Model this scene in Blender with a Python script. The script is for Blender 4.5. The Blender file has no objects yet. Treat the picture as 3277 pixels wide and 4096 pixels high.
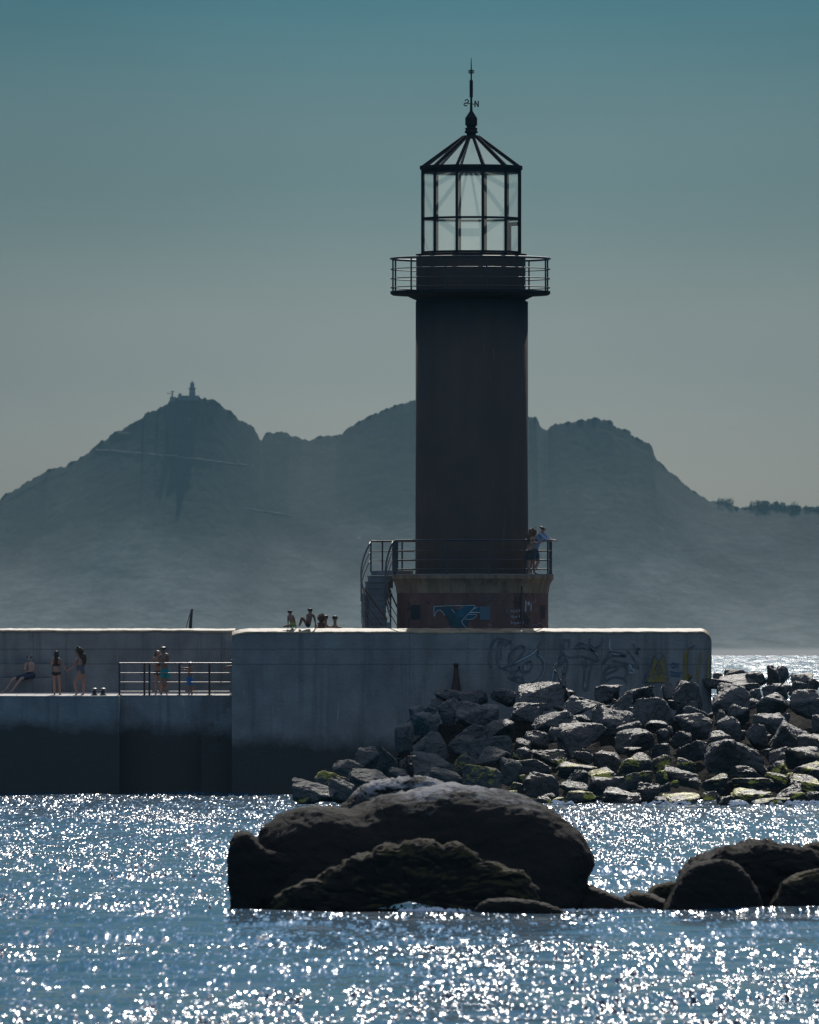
import bpy, bmesh, math, random
import numpy as np
from mathutils import Vector, Matrix, noise

sc = bpy.context.scene
R = math.radians

# ---------------------------------------------------------------- camera
F = 47000.0                 # focal length in photograph pixels (width 3277)
EYE = 5.2                   # metres above the water
HZ = 2590.0                 # row of the true horizon
cam = bpy.data.cameras.new("camera")
cam.sensor_fit = 'HORIZONTAL'; cam.sensor_width = 24.0
cam.lens = F / 3277.0 * 24.0
cam.shift_y = (HZ - 2048.0) / 3277.0
cam.clip_start = 1.0; cam.clip_end = 60000.0
cam.dof.use_dof = True
cam.dof.focus_distance = 424.0
cam.dof.aperture_fstop = 6.0
camo = bpy.data.objects.new("camera", cam)
camo.location = (0, 0, EYE); camo.rotation_euler = (R(90), 0, 0)
sc.collection.objects.link(camo); sc.camera = camo

# ---------------------------------------------------------------- sky and sun
SUN_EL, SUN_AZ = 33.5, 3.0
world = bpy.data.worlds.new("World"); sc.world = world; world.use_nodes = True
nt = world.node_tree; N = nt.nodes; L = nt.links
bg = N['Background']
sky = N.new('ShaderNodeTexSky'); sky.sky_type = 'NISHITA'; sky.sun_disc = False
sky.sun_elevation = R(SUN_EL); sky.sun_rotation = R(SUN_AZ)
sky.air_density = 1.0; sky.dust_density = 2.2; sky.ozone_density = 3.0; sky.altitude = 0
# a hazy sea sky: paler towards the horizon, deeper teal above it
tc = N.new('ShaderNodeTexCoord'); sep = N.new('ShaderNodeSeparateXYZ')
L.new(tc.outputs['Generated'], sep.inputs[0])
ramp = N.new('ShaderNodeValToRGB'); cr = ramp.color_ramp; cr.interpolation = 'EASE'
stops = [(0.000, (0.268, 0.340, 0.480)), (0.012, (0.268, 0.342, 0.485)), (0.026, (0.194, 0.282, 0.425)),
         (0.040, (0.108, 0.207, 0.320)), (0.060, (0.041, 0.155, 0.265)), (0.16, (0.07, 0.175, 0.31)), (0.42, (0.19, 0.37, 0.62)), (0.62, (0.95, 0.95, 0.98)), (1.0, (3.2, 2.8, 2.4))]  # overhead stops raised as added fill for the shaded faces
while len(cr.elements) > 1: cr.elements.remove(cr.elements[-1])
cr.elements[0].position = stops[0][0]; cr.elements[0].color = (*stops[0][1], 1)
for p, c in stops[1:]:
    e = cr.elements.new(p); e.color = (*c, 1)
L.new(sep.outputs['Z'], ramp.inputs[0])
mul = N.new('ShaderNodeMix'); mul.data_type = 'RGBA'; mul.blend_type = 'MULTIPLY'; mul.inputs[0].default_value = 1.0
L.new(sky.outputs[0], mul.inputs[6]); L.new(ramp.outputs[0], mul.inputs[7])
# the air is brightest below the sun, and drifts a little
gx = N.new('ShaderNodeMath'); gx.operation = 'SUBTRACT'; L.new(sep.outputs['X'], gx.inputs[0]); gx.inputs[1].default_value = 0.007
ga = N.new('ShaderNodeMath'); ga.operation = 'ABSOLUTE'; L.new(gx.outputs[0], ga.inputs[0])
gr = N.new('ShaderNodeMapRange'); gr.interpolation_type = 'SMOOTHSTEP'; gr.inputs[2].default_value = 0.055; gr.inputs[3].default_value = 1.10; gr.inputs[4].default_value = 0.90
L.new(ga.outputs[0], gr.inputs[0])
nz = N.new('ShaderNodeTexNoise'); nz.inputs['Scale'].default_value = 1.0; nz.inputs['Detail'].default_value = 4
mp = N.new('ShaderNodeMapping'); mp.inputs['Scale'].default_value = (28, 28, 75); L.new(tc.outputs['Generated'], mp.inputs[0]); L.new(mp.outputs[0], nz.inputs['Vector'])
nr = N.new('ShaderNodeMapRange'); nr.inputs[1].default_value = .3; nr.inputs[2].default_value = .7; nr.inputs[3].default_value = .955; nr.inputs[4].default_value = 1.045; L.new(nz.outputs[0], nr.inputs[0])
gm = N.new('ShaderNodeMath'); gm.operation = 'MULTIPLY'; L.new(gr.outputs[0], gm.inputs[0]); L.new(nr.outputs[0], gm.inputs[1])
# added fill: unseen sky behind the viewer brightened and warmed to lift shaded faces
cb = N.new('ShaderNodeMapRange'); cb.interpolation_type = 'SMOOTHSTEP'; cb.inputs[1].default_value = -0.05; cb.inputs[2].default_value = -0.6; cb.inputs[3].default_value = 1.0; cb.inputs[4].default_value = 3.6
L.new(sep.outputs['Y'], cb.inputs[0])
gm2 = N.new('ShaderNodeMath'); gm2.operation = 'MULTIPLY'; L.new(gm.outputs[0], gm2.inputs[0]); L.new(cb.outputs[0], gm2.inputs[1]); gm = gm2
vm = N.new('ShaderNodeVectorMath'); vm.operation = 'SCALE'; L.new(mul.outputs[2], vm.inputs[0]); L.new(gm.outputs[0], vm.inputs['Scale'])
wm = N.new('ShaderNodeMix'); wm.data_type = 'RGBA'; wm.inputs[6].default_value = (1, 1, 1, 1); wm.inputs[7].default_value = (1.42, 1.06, .78, 1)
cw = N.new('ShaderNodeMapRange'); cw.inputs[1].default_value = -0.05; cw.inputs[2].default_value = -0.6; L.new(sep.outputs['Y'], cw.inputs[0]); L.new(cw.outputs[0], wm.inputs[0])
w2 = N.new('ShaderNodeMix'); w2.data_type = 'RGBA'; w2.blend_type = 'MULTIPLY'; w2.inputs[0].default_value = 1.0; L.new(vm.outputs[0], w2.inputs[6]); L.new(wm.outputs[2], w2.inputs[7])
L.new(w2.outputs[2], bg.inputs['Color'])
bg.inputs['Strength'].default_value = 0.12

sund = bpy.data.lights.new("sun", 'SUN'); sund.energy = 5.0; sund.angle = R(0.55); sund.color = (1.0, 0.94, 0.85)
suno = bpy.data.objects.new("sun", sund); sc.collection.objects.link(suno)
sdir = Vector((math.sin(R(SUN_AZ))*math.cos(R(SUN_EL)), math.cos(R(SUN_AZ))*math.cos(R(SUN_EL)), math.sin(R(SUN_EL))))
suno.rotation_euler = sdir.to_track_quat('Z', 'Y').to_euler(); suno.location = (0, 0, 60)

sc.view_settings.view_transform = 'Standard'; sc.view_settings.look = 'None'
sc.view_settings.gamma = 1.0; sc.view_settings.use_curve_mapping = False
sc.view_settings.exposure = -0.72
sc.render.film_transparent = False
sc.cycles.max_bounces = 6; sc.cycles.diffuse_bounces = 2; sc.cycles.glossy_bounces = 3
sc.cycles.transmission_bounces = 6; sc.cycles.transparent_max_bounces = 12; sc.cycles.volume_bounces = 0
sc.cycles.sample_clamp_direct = 40; sc.cycles.sample_clamp_indirect = 6
sc.cycles.caustics_reflective = False; sc.cycles.caustics_refractive = False

# ---------------------------------------------------------------- helpers
COL = sc.collection
def X(px, Y): return (px - 1638.5) * Y / F
def Z(py, Y): return EYE - (py - HZ) * Y / F
def P(px, py, Y): return Vector((X(px, Y), Y, Z(py, Y)))

def tag(o, label=None, cat=None, group=None, kind=None):
    if label: o['label'] = label
    if cat: o['category'] = cat
    if group: o['group'] = group
    if kind: o['kind'] = kind
    return o

def thing(name, label, cat, loc, group=None):
    o = bpy.data.objects.new(name, None); o.empty_display_size = 0.3
    o.location = loc; COL.objects.link(o)
    return tag(o, label, cat, group)

def wloc(o):
    v = Vector(o.location)
    while o.parent: o = o.parent; v += Vector(o.location)
    return v

def link(name, verts, faces, mat, parent=None, smooth=False, loc=None):
    """one mesh object; verts are world coordinates"""
    if loc is None: loc = Vector((0, 0, 0)) if parent is None else wloc(parent)
    off = Vector(loc)
    me = bpy.data.meshes.new(name)
    me.from_pydata([tuple(Vector(v) - off) for v in verts], [], faces)
    me.update()
    if mat: me.materials.append(mat)
    if smooth: me.polygons.foreach_set('use_smooth', [True]*len(me.polygons))
    o = bpy.data.objects.new(name, me); COL.objects.link(o)
    if parent: o.parent = parent
    else: o.location = off
    return o

class MB:
    def __init__(s): s.v = []; s.f = []
    def add(s, vs, fs):
        n = len(s.v); s.v += [Vector(v) for v in vs]; s.f += [tuple(i+n for i in f) for f in fs]
    def box(s, x0, x1, y0, y1, z0, z1):
        s.add([(x0,y0,z0),(x1,y0,z0),(x1,y1,z0),(x0,y1,z0),(x0,y0,z1),(x1,y0,z1),(x1,y1,z1),(x0,y1,z1)],
              [(0,3,2,1),(4,5,6,7),(0,1,5,4),(1,2,6,5),(2,3,7,6),(3,0,4,7)])
    def bar(s, a, b, w, h=None):
        """rectangular bar between two points"""
        a = Vector(a); b = Vector(b); h = h or w
        d = (b-a).normalized(); up = Vector((0,0,1)) if abs(d.z) < .95 else Vector((0,1,0))
        sx = d.cross(up).normalized()*w/2; sy = sx.cross(d).normalized()*h/2
        s.add([a-sx-sy,a+sx-sy,a+sx+sy,a-sx+sy,b-sx-sy,b+sx-sy,b+sx+sy,b-sx+sy],
              [(0,1,2,3),(7,6,5,4),(0,4,5,1),(1,5,6,2),(2,6,7,3),(3,7,4,0)])
    def tube(s, pts, r, n=8, closed=False):
        pts = [Vector(p) for p in pts]; m = len(pts); rings = []
        rr = r if isinstance(r, (list, tuple)) else [r]*m
        prev = None; vs = []
        for i, p in enumerate(pts):
            a = pts[(i-1) % m] if (i > 0 or closed) else p
            b = pts[(i+1) % m] if (i < m-1 or closed) else p
            d = (b-a).normalized()
            if prev is None:
                up = Vector((0,0,1)) if abs(d.z) < .9 else Vector((0,1,0)); u = d.cross(up).normalized()
            else:
                u = (prev - d*prev.dot(d)).normalized()
            prev = u; w = d.cross(u)
            for k in range(n):
                t = 2*math.pi*k/n; vs.append(p + (u*math.cos(t) + w*math.sin(t))*rr[i])
        fs = []
        for i in range(m if closed else m-1):
            j = (i+1) % m
            for k in range(n):
                k2 = (k+1) % n; fs.append((i*n+k, i*n+k2, j*n+k2, j*n+k))
        if not closed:
            fs.append(tuple(range(n))[::-1]); fs.append(tuple((m-1)*n+k for k in range(n)))
        s.add(vs, fs)
    def lathe(s, prof, c, n=48, rot=0.0, a0=0, a1=360, cap=True):
        """prof: list of (r, z) bottom to top; c: centre x, y"""
        vs = []; fs = []; full = abs(a1-a0) >= 359.9; m = n if full else n+1
        for r, z in prof:
            for k in range(m):
                t = R(a0 + (a1-a0)*k/n) + rot
                vs.append((c[0]+r*math.sin(t), c[1]-r*math.cos(t), z))
        for i in range(len(prof)-1):
            for k in range(n):
                k2 = (k+1) % m
                fs.append((i*m+k, i*m+k2, (i+1)*m+k2, (i+1)*m+k))
        if cap and full:
            fs.append(tuple(range(m))[::-1]); fs.append(tuple((len(prof)-1)*m+k for k in range(m)))
        s.add(vs, fs)
    def prism(s, poly, y0, y1):
        """poly in x,z extruded from y0 to y1"""
        n = len(poly); vs = [(x,y0,z) for x,z in poly] + [(x,y1,z) for x,z in poly]
        fs = [tuple(range(n)), tuple(range(2*n-1, n-1, -1))] + [(i, i+n, (i+1)%n+n, (i+1)%n) for i in range(n)]
        s.add(vs, fs)
    def build(s, name, mat, parent=None, smooth=False, loc=None, bevel=0):
        o = link(name, s.v, s.f, mat, parent, smooth, loc)
        if bevel:
            b = o.modifiers.new('bevel', 'BEVEL'); b.width = bevel; b.segments = 2; b.limit_method = 'ANGLE'; b.angle_limit = R(40)
        return o

# ---------------------------------------------------------------- materials
def newmat(name):
    m = bpy.data.materials.new(name); m.use_nodes = True
    return m, m.node_tree.nodes, m.node_tree.links, m.node_tree.nodes['Principled BSDF']

def mixrgb(Nn, Ll, fac, a, b, mode='MIX'):
    x = Nn.new('ShaderNodeMix'); x.data_type = 'RGBA'; x.blend_type = mode
    if isinstance(fac, (int, float)): x.inputs[0].default_value = fac
    else: Ll.new(fac, x.inputs[0])
    for i, c in ((6, a), (7, b)):
        if isinstance(c, (tuple, list)): x.inputs[i].default_value = (*c[:3], 1)
        else: Ll.new(c, x.inputs[i])
    return x.outputs[2]

def noisef(Nn, Ll, scale, detail=4, rough=.6, vec=None, lo=.35, hi=.65, stretch=None):
    n = Nn.new('ShaderNodeTexNoise'); n.inputs['Scale'].default_value = scale
    n.inputs['Detail'].default_value = detail; n.inputs['Roughness'].default_value = rough
    t = vec
    if t is None:
        tcn = Nn.new('ShaderNodeTexCoord'); t = tcn.outputs['Object']
    if stretch:
        mp = Nn.new('ShaderNodeMapping'); mp.inputs['Scale'].default_value = stretch
        Ll.new(t, mp.inputs[0]); t = mp.outputs[0]
    Ll.new(t, n.inputs['Vector'])
    r = Nn.new('ShaderNodeMapRange'); r.inputs[1].default_value = lo; r.inputs[2].default_value = hi
    Ll.new(n.outputs[0], r.inputs[0])
    return r.outputs[0], n.outputs[0]

def simple(name, col, rough=.7, var=.25, scale=2.0, bump=0.0, bscale=20, metal=0.0, col2=None, stretch=None, spec=.4):
    m, Nn, Ll, b = newmat(name)
    c2 = col2 or tuple(c*(1-var) for c in col)
    f, _ = noisef(Nn, Ll, scale, 6, .65, stretch=stretch)
    Ll.new(mixrgb(Nn, Ll, f, c2, col), b.inputs['Base Color'])
    b.inputs['Roughness'].default_value = rough; b.inputs['Metallic'].default_value = metal
    b.inputs['Specular IOR Level'].default_value = spec
    if bump:
        _, raw = noisef(Nn, Ll, bscale, 5, .6)
        bp = Nn.new('ShaderNodeBump'); bp.inputs['Strength'].default_value = 1; bp.inputs['Distance'].default_value = bump
        Ll.new(raw, bp.inputs['Height']); Ll.new(bp.outputs[0], b.inputs['Normal'])
    return m
# ---------------------------------------------------------------- water
def water_height(x, y, rng):
    z = np.zeros_like(x)
    for i in range(46):
        lam = 0.9 * (14.0 ** rng.random()); k = 2*math.pi/lam
        th = rng.normal(0, 0.75) + math.pi/2
        slope = 0.011
        ph = rng.random()*6.283
        z += slope/k * np.sin(k*(math.cos(th)*x + math.sin(th)*y) + ph)
    return z

def make_water():
    rng = np.random.default_rng(4)
    ys = list(np.arange(120, 450, 0.30))
    y = 450; 
    while y < 1500: y += 0.4 + (y-450)*0.01; ys.append(y)
    while y < 16000: y *= 1.12; ys.append(y)
    ys = [-200, 0, 60, 100] + ys
    xs = list(np.arange(-26, 26.01, 0.28))
    e = 26; o = []
    while e < 9000: e += 0.5 + (e-26)*0.25; o.append(e)
    xs = [-v for v in reversed(o)] + xs + o
    xs = np.array(xs); ys = np.array(ys)
    gx, gy = np.meshgrid(xs, ys)
    z = water_height(gx, gy, rng)
    fade = np.clip((2200-gy)/1600, 0, 1) * np.clip((300-np.abs(gx))/250, 0, 1)
    z = z*fade - 0.0
    nx, ny = len(xs), len(ys)
    v = np.stack([gx, gy, z], -1).reshape(-1, 3)
    idx = np.arange(nx*ny).reshape(ny, nx)
    f = np.stack([idx[:-1,:-1], idx[:-1,1:], idx[1:,1:], idx[1:,:-1]], -1).reshape(-1, 4)
    me = bpy.data.meshes.new('water'); me.vertices.add(len(v)); me.vertices.foreach_set('co', v.ravel())
    me.loops.add(f.size); me.loops.foreach_set('vertex_index', f.ravel().astype(np.int32))
    me.polygons.add(len(f)); me.polygons.foreach_set('loop_start', np.arange(0, f.size, 4, dtype=np.int32))
    me.polygons.foreach_set('use_smooth', np.ones(len(f), dtype=bool))
    me.update(calc_edges=True)
    m, Nn, Ll, b = newmat('sea water')
    b.inputs['Base Color'].default_value = (0.003, 0.070, 0.13, 1)
    b.inputs['IOR'].default_value = 1.33
    b.inputs['Roughness'].default_value = WR
    # ripples: short steep wavelets, gathered in gusty patches
    gn = Nn.new('ShaderNodeNewGeometry')
    def facet(scale, detail, amp):
        n = Nn.new('ShaderNodeTexNoise'); n.inputs['Scale'].default_value = 1.0; n.inputs['Detail'].default_value = detail
        mp = Nn.new('ShaderNodeMapping'); mp.inputs['Scale'].default_value = scale
        Ll.new(gn.outputs['Position'], mp.inputs[0]); Ll.new(mp.outputs[0], n.inputs['Vector'])
        v = Nn.new('ShaderNodeVectorMath'); v.operation = 'SUBTRACT'; Ll.new(n.outputs['Color'], v.inputs[0]); v.inputs[1].default_value = (.5, .5, .5)
        w = Nn.new('ShaderNodeVectorMath'); w.operation = 'MULTIPLY'; Ll.new(v.outputs[0], w.inputs[0]); w.inputs[1].default_value = (amp[0], amp[1], 0)
        return w.outputs[0]
    fa = facet((13, 1.0, 1), 1.0, WA); fc = facet((1.1, .03, 1), 1.0, (.25, .45)); fd = facet((.9, .006, 1), 1.0, (1.2, 2.6)); fb = facet((3.0, .22, 1), 1.0, WBB)
    patch, _ = noisef(Nn, Ll, 1.0, 3, .55, stretch=(0.10, 0.045, 1), lo=.38, hi=.58)
    # sheltered water on the near side of the low rocks
    g = Nn.new('ShaderNodeNewGeometry'); sp = Nn.new('ShaderNodeSeparateXYZ'); Ll.new(g.outputs['Position'], sp.inputs[0])
    def rng_(a, b_, to0, to1):
        r = Nn.new('ShaderNodeMapRange'); r.interpolation_type = 'SMOOTHSTEP'
        r.inputs[1].default_value = a; r.inputs[2].default_value = b_; r.inputs[3].default_value = to0; r.inputs[4].default_value = to1
        Ll.new(sp.outputs['Y'], r.inputs[0]); return r.outputs[0]
    def math_(op, a, b_):
        q = Nn.new('ShaderNodeMath'); q.operation = op
        for i, c in ((0, a), (1, b_)):
            if isinstance(c, (int, float)): q.inputs[i].default_value = c
            else: Ll.new(c, q.inputs[i])
        return q.outputs[0]
    lee = math_('MAXIMUM', rng_(203, 208, 1, 0), rng_(223, 232, 0, 1))
    pm = math_('ADD', math_('MULTIPLY', patch, .62), .42)
    pm = math_('MULTIPLY', pm, rng_(450, 1300, 1, .35))
    pa = math_('MULTIPLY', pm, math_('ADD', math_('MULTIPLY', lee, .66), .34))
    pb = math_('MULTIPLY', pm, math_('ADD', math_('MULTIPLY', lee, .45), .55))
    def scale_(v, f):
        q = Nn.new('ShaderNodeVectorMath'); q.operation = 'SCALE'; Ll.new(v, q.inputs[0]); Ll.new(f, q.inputs['Scale']); return q.outputs[0]
    def add_(a, b_):
        q = Nn.new('ShaderNodeVectorMath'); q.operation = 'ADD'; Ll.new(a, q.inputs[0]); Ll.new(b_, q.inputs[1]); return q
    ad2 = add_(gn.outputs['Normal'], add_(add_(scale_(fa, pa), scale_(fd, rng_(500, 1200, 0, 1))).outputs[0], scale_(add_(fb, fc).outputs[0], pb)).outputs[0])
    nm = Nn.new('ShaderNodeVectorMath'); nm.operation = 'NORMALIZE'; Ll.new(ad2.outputs[0], nm.inputs[0])
    Ll.new(nm.outputs[0], b.inputs['Normal'])
    me.materials.append(m)
    ob = bpy.data.objects.new('water', me); COL.objects.link(ob)
    tag(ob, kind='structure')
WR, WA, WBB = 0.115, (1.45, 2.5), (.5, .9)
make_water()
# ---------------------------------------------------------------- far hills
SKYL = [(-900,2420),(-500,2260),(-200,2110),(0,2004),(15,1985),(57,1957),(100,1930),(161,1900),(190,1880),(228,1872),(260,1862),(304,1843),(345,1815),(380,1786),
 (420,1758),(456,1733),(500,1708),(550,1687),(572,1672),(580,1652),(606,1645),(627,1640),(633,1627),(668,1620),(676,1604),(690,1596),
 (705,1592),(745,1592),(800,1592),(852,1596),(862,1606),(884,1622),(905,1635),(931,1655),(950,1668),(965,1682),(1003,1700),(1015,1712),(1026,1730),(1040,1755),(1050,1758),
 (1062,1735),(1083,1728),(1100,1732),(1125,1725),(1145,1727),(1160,1738),(1188,1745),(1210,1757),(1235,1760),(1262,1750),(1292,1745),(1325,1742),(1345,1745),
 (1370,1730),(1406,1704),(1450,1680),(1501,1654),(1560,1630),(1615,1610),(1660,1600),(1720,1585),(1800,1570),(1880,1568),(1960,1590),(2030,1625),(2080,1650),(2110,1660),(2113,1664),(2147,1672),(2155,1690),(2160,1705),(2172,1714),(2190,1716),
 (2210,1700),(2225,1694),(2260,1691),(2318,1683),(2360,1676),(2385,1673),(2425,1679),(2451,1685),(2455,1703),(2480,1712),(2523,1724),(2526,1742),(2560,1758),(2603,1776),(2613,1792),(2618,1820),(2630,1836),
 (2660,1871),(2700,1900),(2735,1930),(2770,1962),(2800,1980),(2831,1998),(2870,2004),(2907,2008),(2945,2030),(2985,2026),(3020,2022),(3060,2018),(3116,2022),(3190,2030),(3230,2028),(3277,2030),(3500,2060),(3800,2130),(4300,2260)]
_sx = np.array([p[0] for p in SKYL], float); _sy = np.array([p[1] for p in SKYL], float)
_gx = np.arange(-900, 4300, 10.0); _gy = np.interp(_gx, _sx, _sy)
_ker = np.hanning(61); _ker /= _ker.sum(); _gs = np.convolve(np.pad(_gy, 30, mode='edge'), _ker, mode='valid')
SHORE = 7640.0
def ridge_y(px):
    a = 1/(1+np.exp(-(px-1060)/60.0)); b = 1/(1+np.exp(-(px-2140)/40.0))
    return 8080 + a*110 - b*70

def hill_z(px, t):
    """px: column on the ridge; t 0 at the shore .. 1 at the ridge"""
    Yr = ridge_y(px); tt = np.clip(t, 0, 1)**5; row = np.interp(px, _gx, _gs)*(1-tt) + np.interp(px, _sx, _sy)*tt
    H = EYE + (HZ - row)*Yr/F
    return H*(0.36*t + 0.64*np.clip(t, 0, 1)**1.95)

def make_hills():
    pxs = np.concatenate([np.arange(-900, -60, 14), np.arange(-60, 3340, 3.2), np.arange(3340, 4300, 14)])
    ts = np.concatenate([np.linspace(-.06, 0, 3), np.linspace(0.012, 1, 150), 1+np.linspace(.02, .9, 20)])
    nx, ny = len(pxs), len(ts)
    co = np.zeros((ny, nx, 3))
    rs = random.Random(3)
    for i, t in enumerate(ts):
        Yr = ridge_y(pxs); Y = SHORE + (Yr-SHORE)*t
        Xw = (pxs-1638.5)*Yr/F
        if t <= 1: z = hill_z(pxs, max(t, 0)) + min(t, 0)*100
        else: z = hill_z(pxs, 1.0)*(1-(t-1)*1.0) - 6*(t-1)
        co[i,:,0] = Xw; co[i,:,1] = Y; co[i,:,2] = z
    # gullies, outcrops and scrub
    for i, t in enumerate(ts):
        env = max(0, min(1, t*6))*(1 if t < .97 else .0)
        if t < 0 or env == 0: continue
        for j in range(nx):
            p = Vector((co[i,j,0]/75, co[i,j,1]/200, 0.3))
            big = noise.fractal(p, 1.0, 2.0, 2)*5.0*min(1, (1-t)*3)
            q = Vector((co[i,j,0]/6, co[i,j,1]/7, 2.1))
            sm = noise.fractal(q, .8, 2.1, 4)*.22
            co[i,j,2] += env*(big*min(1,t*2) + sm)
    # crags keep the skyline ragged
    k = np.argmin(np.abs(ts-1))
    for j in range(nx):
        co[k,j,2] += noise.fractal(Vector((co[k,j,0]/5, 9.2, 0)), .7, 2.2, 4)*1.6
    v = co.reshape(-1, 3); idx = np.arange(nx*ny).reshape(ny, nx)
    f = np.stack([idx[:-1,:-1], idx[:-1,1:], idx[1:,1:], idx[1:,:-1]], -1).reshape(-1, 4)
    m, Nn, Ll, b = newmat('haze-tinted granite and scrub')
    f1, _ = noisef(Nn, Ll, .05, 9, .72, stretch=(1, .5, 3), lo=.40, hi=.60)
    f2, _ = noisef(Nn, Ll, .16, 6, .7, stretch=(1, .6, 2), lo=.66, hi=.74)
    g = Nn.new('ShaderNodeNewGeometry'); sp = Nn.new('ShaderNodeSeparateXYZ'); Ll.new(g.outputs['Position'], sp.inputs[0])
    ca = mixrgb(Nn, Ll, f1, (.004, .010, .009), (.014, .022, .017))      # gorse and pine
    cb = mixrgb(Nn, Ll, f1, (.085, .105, .095), (.16, .18, .165))       # dry grass tone of the low slopes, paled to stand in for haze
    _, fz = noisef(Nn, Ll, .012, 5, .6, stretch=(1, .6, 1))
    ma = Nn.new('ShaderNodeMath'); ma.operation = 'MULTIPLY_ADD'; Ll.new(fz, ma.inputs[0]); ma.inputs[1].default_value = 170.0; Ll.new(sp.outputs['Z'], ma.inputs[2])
    rz = Nn.new('ShaderNodeMapRange'); rz.inputs[1].default_value = 80; rz.inputs[2].default_value = 185; rz.inputs[3].default_value = 1; rz.inputs[4].default_value = 0  # height blend paints the low haze into the base colour
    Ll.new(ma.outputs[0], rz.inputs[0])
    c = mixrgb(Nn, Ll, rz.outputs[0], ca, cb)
    c = mixrgb(Nn, Ll, f2, c, (.20, .18, .15))
    g = Nn.new('ShaderNodeNewGeometry'); sp = Nn.new('ShaderNodeSeparateXYZ'); Ll.new(g.outputs['Position'], sp.inputs[0])
    r = Nn.new('ShaderNodeMapRange'); r.inputs[1].default_value = 3.0; r.inputs[2].default_value = 5.5; r.inputs[3].default_value = 1; r.inputs[4].default_value = 0
    Ll.new(sp.outputs['Z'], r.inputs[0])
    c = mixrgb(Nn, Ll, r.outputs[0], c, (.33, .31, .28))        # granite shore, its pale strip also stands in for haze
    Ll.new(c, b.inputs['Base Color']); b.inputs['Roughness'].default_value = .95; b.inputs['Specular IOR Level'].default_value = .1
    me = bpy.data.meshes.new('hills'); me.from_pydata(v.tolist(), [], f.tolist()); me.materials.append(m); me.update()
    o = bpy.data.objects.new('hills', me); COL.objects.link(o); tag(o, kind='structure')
    return co, pxs, ts
HCO, HPX, HTS = make_hills()

def on_hill(px, py):
    """the nearest hill point seen at a photograph pixel"""
    Yr = float(ridge_y(px))
    col = int(np.argmin(np.abs(HPX-px)))
    best = None
    for i in range(3, len(HTS)):
        if HTS[i] > 1: break
        p = HCO[i, col]; q = HZ - (p[2]-EYE)*F/p[1]
        if q <= py:
            # correct the sideways shift of the world column towards the camera
            col2 = int(np.argmin(np.abs((HCO[i,:,0])*F/HCO[i,:,1]+1638.5 - px)))
            p = HCO[i, col2]; return Vector((p[0], p[1], p[2]))
    p = HCO[int(np.argmin(np.abs(HTS-1))), col]
    return Vector((p[0], p[1], p[2]))

def hill_path(pts, w, seed):
    rs = random.Random(seed); vs = []; fs = []
    dense = []
    for (a, b) in zip(pts[:-1], pts[1:]):
        n = max(2, int(abs(b[0]-a[0])/8))
        for k in range(n): dense.append((a[0]+(b[0]-a[0])*k/n, a[1]+(b[1]-a[1])*k/n))
    pp = [on_hill(px, py) for px, py in dense]
    for i in range(len(dense)):
        q = pp[max(0, i-3):i+4]; p = sum(q, Vector())/len(q); ww = w*.42*rs.uniform(.4, 1.25)
        vs += [p+Vector((0, -ww*1.1, .0)), p+Vector((0, -ww*.6, ww*.45+.25)), p+Vector((0, ww, ww*.7+.3))]
    for i in range(len(dense)-1):
        a = i*3
        fs += [(a, a+3, a+4, a+1), (a+1, a+4, a+5, a+2)]
    o = link('path', vs, fs, simple('pale track gravel', (.17, .16, .135), .95, .5, .08), smooth=False)
    tag(o, kind='structure')
hill_path([(372,1804),(470,1812),(600,1824),(760,1838),(900,1852),(1036,1872)], 1.3, 1)
hill_path([(975,2034),(1050,2048),(1120,2060),(1190,2072)], 1.2, 2)
hill_path([(978,1944),(1000,1930),(1022,1918)], 2.8, 3)
hill_path([(452,1732),(490,1738),(540,1742)], 1.0, 4)

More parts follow.
